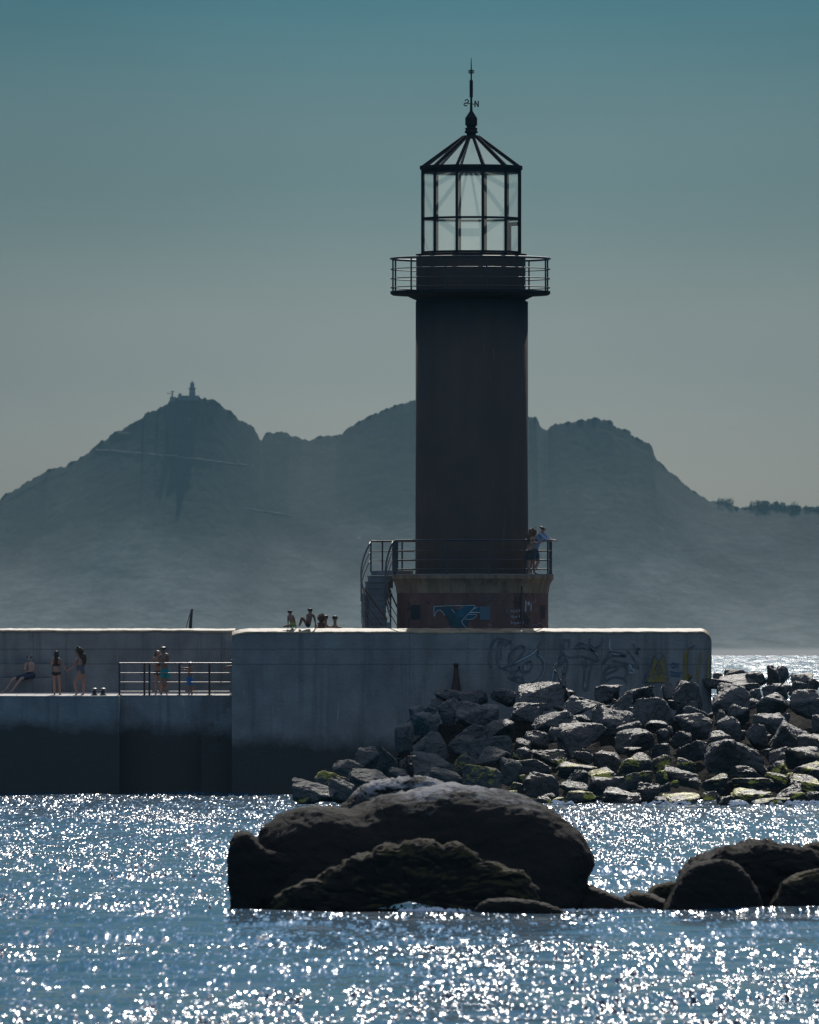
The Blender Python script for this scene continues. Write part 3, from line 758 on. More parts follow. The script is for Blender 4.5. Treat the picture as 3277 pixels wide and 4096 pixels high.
GLASS = glass_mat()

CX = X(1888, YC)
s1 = YC/F
def zc(py): return Z(py, YC)
def ang(deg): t = R(deg); return math.sin(t), -math.cos(t)     # 0 = towards the viewer, + = right
LH = thing('lighthouse', 'tall dark lighthouse with glazed lantern, round gallery and graffiti-covered flared base', 'lighthouse', (CX, YC, ZT-.02))

def lighthouse():
    c = (CX, YC)
    # ---- base: drum with concave flare under a slab
    RB = 303*s1; RS = 324*s1
    CB = (X(1891, YC), YC)
    mb = MB(); prof = [(RB, ZT-.019), (RB, zc(2372))]
    mb.lathe(prof, CB, 96, cap=False); mb.build('base_wall', BASEM, LH, smooth=True)
    # flare with shallow ribs
    mb = MB(); n = 144; vs = []; fs = []
    pf = [(RB+.004, 2373), (RB+.006, 2362), (RB+.015, 2350), (RB+.05, 2336), (RB+.11, 2324), (RS-.03, 2317), (RS, 2316), (RS, 2301)]
    for i, (r, py) in enumerate(pf):
        for k in range(n):
            t = 2*math.pi*k/n; rib = .022*(1 if (k % 9) in (0, 1) else 0)*(1 if 0 < i < 6 else 0)
            vs.append((CB[0]+(r+rib)*math.sin(t), CB[1]-(r+rib)*math.cos(t), zc(py)))
    for i in range(len(pf)-1):
        for k in range(n): fs.append((i*n+k, i*n+(k+1)%n, (i+1)*n+(k+1)%n, (i+1)*n+k))
    link('base_cornice', vs, fs, CORN, LH)
    mb = MB(); mb.lathe([(RS-.003, zc(2301)+.002), (RS-.003, zc(2297)), (.3, zc(2297))], CB, 96); mb.build('platform', CONC2, LH)
    def cyl(px, py, lift=0.0, Rr=RB):
        x = X(px, YC-RB); dx = min(.985*Rr, max(-.985*Rr, x-CB[0])); Y = YC - math.sqrt((Rr+.012+lift)**2 - dx*dx)
        return Vector((CB[0]+dx, Y, Z(py, Y)))
    # recessed hatches, pipe, plaque
    def patch(x0, x1, y0, y1, mat, name, lift=.0):
        n = 6; vs = []; fs = []
        for j in range(2):
            for i in range(n+1): vs.append(cyl(x0+(x1-x0)*i/n, y0 if j else y1, lift))
        fs = [(i, i+1, i+n+2, i+n+1) for i in range(n)]
        return link(name, vs, fs, mat, LH)
    patch(1645, 1680, 2420, 2478, simple('dark hatch', (.03,.04,.045), .7), 'hatch')
    patch(1920, 1962, 2426, 2480, simple('blue-grey panel paint', (.10,.16,.19), .7), 'panel', .002)
    patch(2166, 2186, 2421, 2475, simple('dark recess paint', (.04,.035,.035), .7), 'hatch')
    mb = MB(); mb.tube([cyl(2089, 2345, .03), cyl(2089, 2500, .03)], .028, 8); mb.build('drain_pipe', simple('pipe paint', (.09,.07,.07), .5), LH)
    g6 = lambda pts: [(1700+x/3.317, 2300+y/3.317) for x, y in pts]
    fillpoly(g6([(120,418),(190,414),(192,462),(160,470),(130,500),(122,545)]), cyl, 'graffiti', TEAL, LH)
    fillpoly(g6([(215,480),(250,418),(350,425),(430,520),(440,470),(530,408),(668,410),(600,475),(530,560),(490,620),(548,700),(340,700),(345,640),(300,560)]), cyl, 'graffiti', simple('dark teal spray paint', (.035,.095,.11), .8, .3, 3), LH, .002)
    fillpoly(g6([(445,470),(530,408),(668,412),(600,475),(525,565),(440,560),(430,520)]), cyl, 'graffiti', TEAL, LH, .004)
    fillpoly(g6([(610,488),(680,425),(728,425),(728,486)]), cyl, 'graffiti', TEAL, LH, .004)
    fillpoly(g6([(600,490),(728,490),(728,503),(598,503)]), cyl, 'graffiti', PALE, LH, .005)
    fillpoly(g6([(580,527),(690,527),(632,582),(535,578)]), cyl, 'graffiti', TEAL, LH, .004)
    ribbon([g6(p) for p in [[(120,418),(200,414),(480,404)], [(120,418),(124,550),(150,490),(195,466),(230,490),(262,535)], [(480,412),(530,408),(668,412),(540,555),(490,620),(548,700)],
        [(700,424),(640,455),(600,490)], [(580,525),(692,525),(632,584),(530,585)], [(350,450),(400,500)], [(345,640),(330,690)], [(490,430),(440,500)]]], 2.2, cyl, 'graffiti_outline', PALE, LH)
    ribbon([g6(p) for p in [
        [(715,255),(708,330)], [(715,255),(735,300),(745,255),(745,300)], [(760,265),(785,250),(790,290),(765,300)], [(770,240),(790,235)], [(800,245),(830,300),(835,240)], [(850,250),(855,300),(890,300)],
        [(712,320),(712,360),(740,355),(745,325),(712,320)], [(760,360),(765,320),(785,350),(800,315)], [(815,315),(830,350),(850,310)], [(870,310),(868,350)], [(890,325),(955,322)], [(790,375),(830,390),(880,370)],
        [(495,385),(540,330),(590,380)], [(530,350),(560,385)]]], 1.7, cyl, 'graffiti_tag', simple('faint pink paint', (.22,.15,.15), .8), LH)
    WHT = simple('white chalk paint', (.50,.50,.50), .8, .3, 5)
    def words(s, px, py, h):      # single-stroke hand lettering
        G = {'e': [[(0,.5),(.7,.5),(.6,.1),(.2,.05),(0,.5),(.2,.95),(.65,.9)]], 'g': [[(.6,.3),(.2,.1),(.0,.5),(.3,.9),(.6,.6),(.6,.2),(.6,1.2),(.2,1.4)]], 'a': [[(.6,.3),(.2,.1),(0,.6),(.3,.95),(.6,.6),(.6,.1),(.65,.95)]],
             'l': [[(.1,-.6),(.1,.7),(.3,.95)]], 'i': [[(.1,.1),(.1,.95)]], 't': [[(.3,-.4),(.3,.8),(.5,.95)], [(0,.1),(.6,.1)]], 'b': [[(0,-.6),(0,.95),(.5,.9),(.6,.4),(.3,.1),(0,.4)]],
             'r': [[(0,.1),(0,.95)], [(0,.4),(.3,.1),(.5,.15)]], 'B': [[(0,-.5),(0,.95),(.5,.9),(.6,.5),(0,.2),(.5,0),(.4,-.5),(0,-.5)]], 'o': [[(.3,.1),(0,.5),(.3,.95),(.6,.5),(.3,.1)]],
             'u': [[(0,.1),(.05,.8),(.3,.95),(.6,.7),(.6,.1)]], 'R': [[(0,.95),(0,-.5),(.5,-.4),(.5,.1),(0,.2),(.6,.95)]], 's': [[(.6,.15),(.1,.1),(.1,.45),(.6,.55),(.5,.95),(0,.9)]]}
        out = []
        for ch in s:
            if ch == ' ': px += h*.7; continue
            out += [[(px+a*h, py+b*h) for a, b in st] for st in G[ch]]; px += h*(.95 if ch not in 'li' else .5)
        return out
    ribbon(words('egalit', 2044, 2440, 8.5) + words('libert', 2044, 2464, 8.5) + words('Begalite', 2044, 2488, 8.0), 1.5, cyl, 'graffiti_writing', WHT, LH)
    ribbon(words('R', 2028, 2436, 20), 3, cyl, 'graffiti_letter', INK, LH)
    for q in ([(1335,345),(1352,343),(1348,480),(1328,485)], [(1365,358),(1398,355),(1395,405),(1375,405),(1365,430)], [(1410,375),(1420,380),(1418,475),(1404,475)]):
        fillpoly(g6(q), cyl, 'graffiti_bar', WHT, LH, .003)
    ribbon([g6(p) for p in [[(1352,485),(1360,420),(1378,405),(1395,420),(1398,485)], [(1330,492),(1440,492)]]], 3.0, lambda x,y,l: cyl(x,y,l+.01), 'graffiti_outline', INK, LH)
    ribbon([g6(p) for p in [[(1470,312),(1476,345),(1440,370)], [(1390,245),(1398,258)], [(1425,690),(1450,655),(1480,662),(1495,675),(1510,645),(1560,650),(1595,685)], [(845,690),(850,655),(875,655),(868,690)]]], 4.0, cyl, 'graffiti_scrawl', simple('mauve spray paint', (.28,.21,.23), .8), LH)
    # ---- tower and drum
    RT = 226*s1; RD = 219*s1
    mb = MB(); mb.lathe([(RT+.01, zc(2298)), (RT, zc(2280)), (RT-.012, zc(1207)), (RT-.06, zc(1205))], c, 128, cap=False); mb.build('tower', TOWER, LH, smooth=True)
    mb = MB(); mb.lathe([(RD, zc(1206)-.01), (RD, zc(1024))], (X(1884,YC), YC), 128, cap=False); mb.build('drum', TOWER, LH, smooth=True)
    # long lapped plate seams on the tower
    CL = (X(1885.5, YC), YC)
    mb = MB(); mb.lathe([(RD+.005, zc(1024)), (222*s1, zc(1023)), (222*s1, zc(1017)), (RD-.04, zc(1016)), (.2, zc(1016))], CL, 96); mb.build('drum_cap', FRAME, LH)
    # ---- gallery
    CG = (X(1882, YC), YC); RG = 320*s1
    mb = MB(); mb.lathe([(RD-.03, zc(1201)), (RD+.05, zc(1198)), (238*s1, zc(1192)), (250*s1, zc(1186)), (262*s1, zc(1183)), (312*s1, zc(1181)), (RG, zc(1175)), (RG, zc(1165)), (RD-.03, zc(1164))], CG, 96, cap=False)
    mb.build('gallery_floor', FRAME, LH)
    def ring(parent, cc, r, z, rad, name, a0=0, a1=360, mat=PAINT):
        n = 96; full = a1-a0 >= 360; m = n if full else n+1
        pts = [(cc[0]+r*ang(a0+(a1-a0)*k/n)[0], cc[1]+r*ang(a0+(a1-a0)*k/n)[1], z) for k in range(m)]
        mb = MB(); mb.tube(pts, rad, 8, closed=full); return mb.build(name, mat, parent, smooth=True)
    for py, rad in ((1035, .040), (1077, .018), (1115, .018), (1151, .018)):
        ring(LH, CG, 318*s1, zc(py), rad, 'gallery_rail')
    for k in range(12):
        sx, sy = ang(-18.5+30*k); mb = MB(); x = CG[0]+316*s1*sx; y = YC+316*s1*sy
        mb.tube([(x, y, zc(1166)), (x, y, zc(1036))], .030, 8); mb.build('gallery_post', PAINT, LH)
    # ---- lantern: twelve-sided glazed room
    RL = 208*s1; NV = 12; A0 = -17.0
    def vtx(k, r, py): a = ang(A0+30*k); return Vector((CL[0]+r*a[0], YC+r*a[1], zc(py)))
    for k in range(NV):
        mb = MB(); mb.bar(vtx(k, RL-.07, 1017), vtx(k, RL-.07, 670), .10, .14); mb.build('lantern_mullion', FRAME, LH)
    mb = MB()
    for py, h in ((1012, .10), (875, .075), (681, .22)):
        for k in range(NV): mb.bar(vtx(k, RL-.07, py), vtx(k+1, RL-.07, py), .08, h)
    mb.build('lantern_rail', FRAME, LH)
    mb = MB()
    for k in range(NV): mb.bar(vtx(k, RL-.03, 672), vtx(k, 30*s1, 546), .07, .11)
    for k in range(NV): mb.bar(vtx(k, RL-.02, 671), vtx(k+1, RL-.02, 671), .10, .12)
    mb.build('roof_frame', FRAME, LH)
    for k in range(NV):
        for lo, hi in ((1007, 880), (870, 688)):
            a, b = vtx(k, RL-.072, lo), vtx(k+1, RL-.072, lo); c2, d = vtx(k+1, RL-.072, hi), vtx(k, RL-.072, hi)
            link('lantern_pane', [a, b, c2, d], [(0,1,2,3)], GLASS, LH)
        link('roof_pane', [vtx(k, RL-.08, 671), vtx(k+1, RL-.08, 671), vtx(k+1, 32*s1, 548), vtx(k, 32*s1, 548)], [(0,1,2,3)], GLASS, LH)
    # door frame in the rear glazing
    mb = MB(); a = vtx(5, RL-.10, 1010); b = vtx(5, RL-.10, 893); d = (vtx(4, RL-.10, 1010)-vtx(5, RL-.10, 1010)).normalized()
    mb.bar(a+d*.12, b+d*.12, .2, .05); mb.bar(b+d*.1, b+d*1.0, .05, .14); mb.build('lantern_door_frame', FRAME, LH)
    # finial and spire
    mb = MB(); mb.lathe([(34*s1, zc(553)), (20*s1, zc(543)), (18*s1, zc(534)), (26*s1, zc(531)), (27*s1, zc(526)), (23*s1, zc(522)), (24*s1, zc(514)), (27*s1, zc(512)), (18*s1, zc(510)), (19*s1, zc(503)), (24*s1, zc(501)), (24*s1, zc(472)), (6*s1, zc(444)), (5*s1, zc(425)), (4*s1, zc(388))], CL, 20)
    mb.build('finial', FRAME, LH)
    mb = MB(); mb.lathe([(3*s1, zc(390)), (7*s1, zc(388)), (7*s1, zc(321)), (3.2*s1, zc(319)), (3*s1, zc(300)), (4.5*s1, zc(292)), (2.5*s1, zc(288)), (2.5*s1, zc(270)), (1.2*s1, zc(232))], CL, 14)
    mb.build('spire', FRAME, LH)
    ring(LH, CL, 10.5*s1, zc(281), .012, 'spire_cage', mat=FRAME); ring(LH, CL, 10.5*s1, zc(291), .012, 'spire_cage', mat=FRAME)
    mb = MB()
    for k in range(6):
        sx, sy = ang(60*k+20); mb.tube([(CL[0]+10.5*s1*sx, YC+10.5*s1*sy, zc(279)), (CL[0]+10.5*s1*sx, YC+10.5*s1*sy, zc(293))], .009, 5)
        mb.tube([(CL[0], YC, zc(286)), (CL[0]+10.5*s1*sx, YC+10.5*s1*sy, zc(286))], .008, 5)
    mb.build('spire_cage', FRAME, LH)
    # compass letters on cross arms: the arms run left-right and slightly in depth
    def letter(pl, name, ofs):
        mb = MB()
        for p in pl: mb.tube([(CL[0]+a*s1, YC+ofs, zc(b)) for a, b in p], .022, 6)
        mb.build(name, FRAME, LH)
    letter([[(15,428),(15,403)], [(15,403),(28,428)], [(28,428),(28,403)]], 'compass_letter', -.1)
    letter([[(-12,400),(-17,397),(-23,399),(-24,404)][::1], [(-12,400),(-11,406),(-17,411),(-27,412),(-29,418),(-24,423),(-16,420)]], 'compass_letter', .1)
    mb = MB(); mb.tube([(CL[0]-16*s1, YC+.1, zc(413)), (CL[0]+15*s1, YC-.1, zc(417))], .018, 6); mb.tube([(CL[0], YC-.2, zc(415)), (CL[0], YC+.2, zc(415))], .010, 6)
    mb.build('compass_arm', FRAME, LH)
    # ---- platform railing
    RR = 2.86; CP = (X(1889, YC), YC)
    for py, rad in ((2163, .034), (2204, .017), (2241, .017), (2278, .017)):
        ring(LH, CP, RR, zc(py), rad, 'platform_rail', -75, 250)
    for a in (-75, -18.5, 11.5, 41.5, 71.5, 84, 101.5, 131.5, 161.5, 191.5, 221.5, 250):
        sx, sy = ang(a); mb = MB(); x = CP[0]+RR*sx; y = YC+RR*sy
        mb.tube([(x, y, zc(2298)), (x, y, zc(2163))], .030, 8); mb.box(x-.06, x+.06, y-.06, y+.06, zc(2298), zc(2298)+.02); mb.build('platform_post', PAINT, LH)
lighthouse()

def stairs():
    t = thing('outside_stairs', 'curved outside stairs with dark handrails climbing to the lighthouse platform', 'stairs', (X(1500, YC), 420.5, ZT-.03))
    STEP = simple('grey painted stair', (.24,.245,.245), .8, .3, 2)
    C = (X(1888, YC), YC); r1, r2 = 346*s1, 443*s1
    ztop = zc(2282); zb = ZT-.02; N_ = 10
    def pt(r, phi, z): return Vector((C[0]-r*math.cos(R(phi)), C[1]+r*math.sin(R(phi)), z))
    # landing
    mb = MB(); A = [pt(r2, 24, 0), pt(r2, 36, 0), pt(2.75, 40, 0), pt(2.75, 15, 0)]
    vs = [Vector((p.x, p.y, zc(2300))) for p in A] + [Vector((p.x, p.y, ztop)) for p in A]
    mb.add(vs, [(3,2,1,0),(4,5,6,7),(0,1,5,4),(1,2,6,5),(2,3,7,6),(3,0,4,7)]); mb.build('landing', STEP, t)
    rise = (ztop-zb)/(N_+.0); phis = [24-4.4*i for i in range(N_+1)]
    for i in range(N_):
        z = ztop-rise*(i+1)+.0; a, b = phis[i]+.15, phis[i+1]; zlow = max(zb-.02, z-.42)
        mb = MB(); q = [(r1,a),(r2,a),(r2,b),(r1,b)]
        vs = [pt(r, p, zlow) for r, p in q] + [pt(r, p, z) for r, p in q]
        mb.add(vs, [(0,1,2,3),(7,6,5,4),(0,4,5,1),(1,5,6,2),(2,6,7,3),(3,7,4,0)])
        q = [(r1-.03,a),(r2+.03,a),(r2+.03,b-.5),(r1-.03,b-.5)]
        vs = [pt(r, p, z+.002) for r, p in q] + [pt(r, p, z+.03) for r, p in q]
        mb.add(vs, [(0,1,2,3),(7,6,5,4),(0,4,5,1),(1,5,6,2),(2,6,7,3),(3,7,4,0)])
        mb.build('step', STEP, t)
    # solid string wall beneath the lower steps
    mb = MB()
    for i in range(N_-1):
        a, b = phis[i], phis[i+1]; z = ztop-rise*(i+1)-.38
        if z < zb: continue
        q = [(r1+.08,a),(r2-.08,a),(r2-.08,b),(r1+.08,b)]
        if i > 2:
            vs = [pt(r, p, zb-.02) for r, p in q] + [pt(r, p, z) for r, p in q]
            mb.add(vs, [(0,1,2,3),(7,6,5,4),(0,4,5,1),(1,5,6,2),(2,6,7,3),(3,7,4,0)])
    mb.build('stair_wall', STEP, t)
    # curved handrails, both sides
    for r in (r2, r1):
        for dz, rad in ((1.05, .034), (.72, .017), (.40, .017)):
            pts = [pt(r, 24, ztop+dz)] + [pt(r, 24-44*k/16, ztop-rise*N_*(k/16)+dz) for k in range(1, 17)]
            mb = MB(); mb.tube(pts, rad, 8); mb.build('handrail', PAINT, t, smooth=True)
        for k in (0, 5, 10):
            p = pt(r, phis[k], ztop-rise*k); mb = MB(); mb.tube([p-Vector((0,0,.05)), p+Vector((0,0,1.05))], .028, 8); mb.build('newel_post', PAINT, t)
    # landing rails at the back and side, wide panel post
    for py, rad in ((2163, .034), (2204, .017), (2241, .017)):
        mb = MB(); mb.tube([Vector((pt(r2,24,0).x, pt(r2,24,0).y, zc(py))), Vector((pt(r2,36,0).x, pt(r2,36,0).y, zc(py))), Vector((pt(2.9,42,0).x, pt(2.9,42,0).y, zc(py)))], rad, 8); mb.build('handrail', PAINT, t)
    for r_, ph in ((r2,24),(r2,36),(3.1,36)):
        p = pt(r_, ph, ztop); mb = MB(); mb.tube([p, p+Vector((0,0,1.05))], .03, 8); mb.build('newel_post', PAINT, t)
    mb = MB(); p = pt(3.16, 12, ztop); mb.box(X(1573,422), X(1589,422), 421.6, 421.68, ztop-.1, zc(2165)); mb.build('gate_post', PAINT, t)
    # straight guard rails of the lower turn
    g1 = lambda x, y, Y: P(1430+x/5.39, 2130+y/5.39, Y)
    for (a, b, rad) in (((165,1245),(640,1890),.030), ((200,1560),(540,2010),.015), ((195,1790),(370,2030),.015)):
        mb = MB(); mb.tube([g1(*a, 419.2), g1(*b, 419.2)], rad, 8); mb.build('handrail', RUSTY, t)
    mb = MB(); mb.bar(g1(183,1360,419.2), g1(183,2025,419.2), .05, .05); mb.build('newel_post', PAINT, t)
    for (a, b, rad) in (((690,1240),(860,1620),.030), ((640,1360),(700,1560),.015), ((730,1600),(860,1820),.015), ((730,1790),(860,2020),.015), ((630,1490),(700,1740),.015)):
        mb = MB(); mb.tube([g1(*a, 423.9), g1(*b, 423.9)], rad, 8); mb.build('handrail', PAINT, t)
    mb = MB(); mb.bar(g1(715,1240,423.9), g1(715,2030,423.9), .06, .05); mb.build('newel_post', PAINT, t)
    mb = MB(); mb.box(X(1548,421.0), X(1563,421.0), 420.9, 421.1, ZT-.02, zc(2490)); mb.build('footing', STEP, t)
stairs()
# ---------------------------------------------------------------- rocks
def rock_mat(name, light, dark, wet_top, algae=None, guano=None, tide_z=1.5, algae_amt=.5, gloss=.3, r0=.45, bd=.11):
    m, Nn, Ll, b = newmat(name)
    g = Nn.new('ShaderNodeNewGeometry'); pos = g.outputs['Position']
    sp = Nn.new('ShaderNodeSeparateXYZ'); Ll.new(pos, sp.inputs[0]); sn = Nn.new('ShaderNodeSeparateXYZ'); Ll.new(g.outputs['Normal'], sn.inputs[0])
    def mth(op, a, b_, c_=None):
        q = Nn.new('ShaderNodeMath'); q.operation = op
        for i, v in ((0, a), (1, b_), (2, c_)):
            if v is None: continue
            if isinstance(v, (int, float)): q.inputs[i].default_value = v
            else: Ll.new(v, q.inputs[i])
        return q.outputs[0]
    def mr(v, a, b_, c0=0, c1=1):
        r = Nn.new('ShaderNodeMapRange'); r.inputs[1].default_value = a; r.inputs[2].default_value = b_; r.inputs[3].default_value = c0; r.inputs[4].default_value = c1
        Ll.new(v, r.inputs[0]); return r.outputs[0]
    oi = Nn.new('ShaderNodeObjectInfo')
    f1, raw = noisef(Nn, Ll, 2.2, 8, .7, vec=pos, lo=.33, hi=.67)
    c = mixrgb(Nn, Ll, f1, tuple(x*.6 for x in light), light)
    c = mixrgb(Nn, Ll, mr(oi.outputs['Random'], 0, 1, .0, .45), c, tuple(x*.45 for x in light))
    f2, _ = noisef(Nn, Ll, 6, 6, .7, vec=pos, lo=.6, hi=.66)
    c = mixrgb(Nn, Ll, mth('MULTIPLY', f2, .6), c, tuple(x*.3 for x in light))
    _, nz = noisef(Nn, Ll, .8, 5, .7, vec=pos)
    zj = mth('ADD', sp.outputs['Z'], mth('MULTIPLY', mth('SUBTRACT', nz, .5), 1.4))
    low = mr(zj, tide_z-.3, tide_z+.5, 1, 0)
    c = mixrgb(Nn, Ll, low, c, dark)
    if algae:
        _, na = noisef(Nn, Ll, 1.7, 6, .7, vec=pos)
        am = mr(na, .49, .53); am = mth('MULTIPLY', am, mr(sn.outputs['Z'], .15, .45)); am = mth('MULTIPLY', am, mr(zj, 1.3, 1.7, 1, 0))
        am = mth('MULTIPLY', am, mr(oi.outputs['Random'], 1-algae_amt-.05, 1-algae_amt))
        c = mixrgb(Nn, Ll, am, c, algae)
    if guano:
        _, ng = noisef(Nn, Ll, 1.0, 7, .75, vec=pos, stretch=(1.2, 1.2, 2.5))
        gm = mth('MULTIPLY', mr(ng, .40, .50), mr(sn.outputs['Z'], .30, .65)); gm = mth('MULTIPLY', gm, mr(zj, guano, guano+.3))
        c = mixrgb(Nn, Ll, gm, c, (.33,.325,.32))
        _, nd = noisef(Nn, Ll, 1.0, 5, .6, vec=pos, stretch=(5, 5, .5))
        dm = mth('MULTIPLY', mr(nd, .56, .68), mr(zj, guano-.3, guano+.1)); c = mixrgb(Nn, Ll, mth('MULTIPLY', dm, .5), c, (.26,.30,.32))
    Ll.new(c, b.inputs['Base Color'])
    Ll.new(mr(zj, .2, 1.2, r0, .55 if gloss > .4 else .88), b.inputs['Roughness']); b.inputs['Specular IOR Level'].default_value = gloss
    _, r0_ = noisef(Nn, Ll, 5, 8, .75, vec=pos)
    vo = Nn.new('ShaderNodeTexVoronoi'); vo.feature = 'DISTANCE_TO_EDGE'; vo.inputs['Scale'].default_value = 1.6
    wv = Nn.new('ShaderNodeVectorMath'); wv.operation = 'ADD'; Ll.new(pos, wv.inputs[0])
    nw = Nn.new('ShaderNodeTexNoise'); nw.inputs['Scale'].default_value = 1.5; nw.inputs['Detail'].default_value = 4; Ll.new(pos, nw.inputs['Vector']); Ll.new(nw.outputs['Color'], wv.inputs[1]); Ll.new(wv.outputs[0], vo.inputs['Vector'])
    r1 = mth('ADD', r0_, mr(vo.outputs['Distance'], 0, .06, -.45, 0))
    bp = Nn.new('ShaderNodeBump'); bp.inputs['Distance'].default_value = bd; Ll.new(r1, bp.inputs['Height']); Ll.new(bp.outputs[0], b.inputs['Normal'])
    return m
BOULD = rock_mat('granite armour stone', (.135,.128,.118), (.045,.041,.036), 0, algae=(.60,.52,.05), tide_z=2.35, algae_amt=.60, gloss=.45, r0=.5)
BOUL_SHADE = rock_mat('lightened shade stone', (.24,.23,.215), (.105,.10,.09), 0, algae=(.40,.35,.05), tide_z=2.35, algae_amt=.22, gloss=.4, r0=.6)  # copy for the shaded left end: less algae, lightening put into the colour
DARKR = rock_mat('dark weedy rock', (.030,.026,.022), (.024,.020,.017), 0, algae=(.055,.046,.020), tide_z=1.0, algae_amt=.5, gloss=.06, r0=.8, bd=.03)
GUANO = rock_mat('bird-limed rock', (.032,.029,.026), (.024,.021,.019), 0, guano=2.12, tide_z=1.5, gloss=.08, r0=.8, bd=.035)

def hull_rock(cx, cy, cz, w, d, h, seed, mat, ang_=0.0, tilt=.3):
    rs = random.Random(seed); bm = bmesh.new()
    n = rs.randint(11, 17); e = rs.uniform(.45, .8)
    for _ in range(n):
        v = Vector((rs.gauss(0,1), rs.gauss(0,1), rs.gauss(0,1))).normalized()
        v = Vector([math.copysign(abs(c)**e, c) for c in v]) * rs.uniform(.82, 1.05)
        bm.verts.new(v)
    r = bmesh.ops.convex_hull(bm, input=bm.verts[:])
    bmesh.ops.delete(bm, geom=[v for v in bm.verts if not v.link_faces], context='VERTS')
    ms = [max(abs(v.co[i]) for v in bm.verts) for i in range(3)]
    bmesh.ops.bevel(bm, geom=bm.edges[:], offset=.07, segments=1, affect='EDGES', profile=.5)
    bmesh.ops.triangulate(bm, faces=bm.faces[:])
    for _ in range(5):
        ed = [x for x in bm.edges if x.calc_length() > .17]
        if not ed: break
        bmesh.ops.subdivide_edges(bm, edges=ed, cuts=1)
        bmesh.ops.triangulate(bm, faces=[f for f in bm.faces if len(f.verts) > 3])
    bm.normal_update()
    ca, sa = math.cos(ang_), math.sin(ang_)
    o = Vector((rs.uniform(0,99), rs.uniform(0,99), rs.uniform(0,99)))
    out = []
    for v in bm.verts:
        p = Vector(v.co); nrm = v.normal
        k = noise.fractal(p*1.6+o, .9, 2.1, 3)*.085 + noise.fractal(p*5+o, .8, 2.1, 3)*.040
        p = p + nrm*k
        p = Vector((p.x/ms[0]*w/2, p.y/ms[1]*d/2, p.z/ms[2]*h/2))
        p.z += p.y*math.tan(tilt)*.8
        out.append(Vector((cx + p.x*ca - p.z*sa, cy + p.y, cz + p.x*sa + p.z*ca)))
    bm.verts.index_update(); fs = [tuple(v.index for v in f.verts) for f in bm.faces]; bm.free()
    return out, fs

A = [(60,205,560,420,1),(440,205,710,330,0),(540,285,960,500,0),(880,150,1160,330,0),(0,365,320,560,0),(190,440,680,640,0),(1020,220,1330,440,0),(1210,160,1560,330,0),(830,395,1310,640,1),(1290,235,1725,560,2),(650,490,850,600,0),(640,565,760,700,0),(370,640,560,800,0),(140,680,410,860,0),(500,640,1070,900,1),(1110,665,1560,880,0),(1160,570,1460,720,0),(1460,560,1725,660,0),(1559,645,1725,790,0),(0,760,200,900,0),(0,850,210,1000,0),(220,860,600,1020,0),(640,890,900,1000,0),(1180,835,1410,930,0),(440,960,910,1140,0),(900,890,1190,1090,0),(1120,935,1520,1130,0),(1500,780,1725,960,0),(1530,910,1725,1090,0),(20,970,420,1130,0),(110,1140,510,1360,0),(590,1110,840,1280,0),(830,1090,1140,1200,0),(830,1165,1240,1380,0),(1250,1105,1530,1290,0),(1560,1085,1725,1240,0),(520,1210,830,1400,0),(980,1290,1390,1470,0),(590,1320,970,1480,0),(1370,1235,1600,1450,0),(1600,1230,1725,1330,0),(1030,1360,1410,1480,0),(440,1400,610,1475,0),(1540,1390,1725,1475,0),(1620,1330,1760,1420,0),(250,1380,430,1470,0)]
B = [(0,240,140,420,0),(140,210,280,380,0),(120,225,450,500,2),(430,250,940,560,1),(430,200,760,300,0),(550,145,670,220,0),(670,100,930,210,0),(900,120,1150,260,0),(1110,70,1290,270,2),(1220,80,1400,230,0),(600,200,1050,270,1),(790,245,1070,330,0),(920,295,1090,470,0),(1100,275,1380,420,0),(1220,230,1450,330,0),(1420,165,1670,240,0),(1400,230,1610,370,2),(1600,200,1760,360,0),(1010,360,1390,620,0),(1390,340,1800,620,1),(130,450,380,600,0),(230,520,560,700,0),(90,610,540,830,0),(580,560,700,700,2),(720,500,970,720,0),(910,430,1070,520,0),(570,630,850,880,0),(980,590,1360,780,0),(910,700,1170,960,0),(1190,655,1650,960,2),(1480,810,1790,990,0),(1630,610,1790,760,0),(90,770,320,930,0),(490,810,760,1010,0),(160,880,500,1090,0),(410,870,1190,1260,2),(1150,970,1400,1120,0),(1310,960,1800,1200,0),(160,1050,370,1230,0),(0,1190,400,1330,0),(690,1170,1030,1300,0),(1180,1110,1390,1260,0),(1440,1140,1780,1290,0),(1110,1240,1370,1370,0),(290,1290,420,1390,0),(420,1260,760,1430,0),(760,1295,1220,1410,0),(1420,1265,1790,1430,0),(770,1390,1220,1510,1),(1270,1370,1550,1500,0),(440,1440,620,1540,0),(0,1490,410,1600,0),(620,1490,800,1600,0),(980,1505,1400,1600,0),(1590,1415,1780,1560,0),(760,1540,940,1600,0),(1400,1450,1600,1580,0)]
Cc = [(550,250,960,440,0),(860,260,1270,520,0),(1320,260,1690,450,0),(540,430,880,700,0),(150,575,640,840,0),(180,500,560,620,0),(740,440,1310,790,0),(1120,505,1560,780,0),(1260,690,1650,900,0),(760,750,1260,1000,0),(0,740,260,1060,0),(230,820,770,1200,0),(740,900,1240,1180,0),(1000,920,1600,1200,0),(60,1150,300,1420,0),(220,1190,780,1420,0),(760,1120,1100,1400,0),(1100,1080,1600,1350,0),(420,1370,900,1560,0),(950,1330,1500,1600,0),(1400,1200,1725,1500,0)]
Dd = [(1190,90,1450,420,0),(840,345,1310,530,0),(640,545,810,640,0),(930,120,1200,330,0),(670,250,1010,420,0),(470,380,850,560,0),(200,480,700,720,0),(250,665,390,735,0),(380,660,510,735,0),(1300,330,1530,470,0),(600,450,900,700,0)]
rl = []
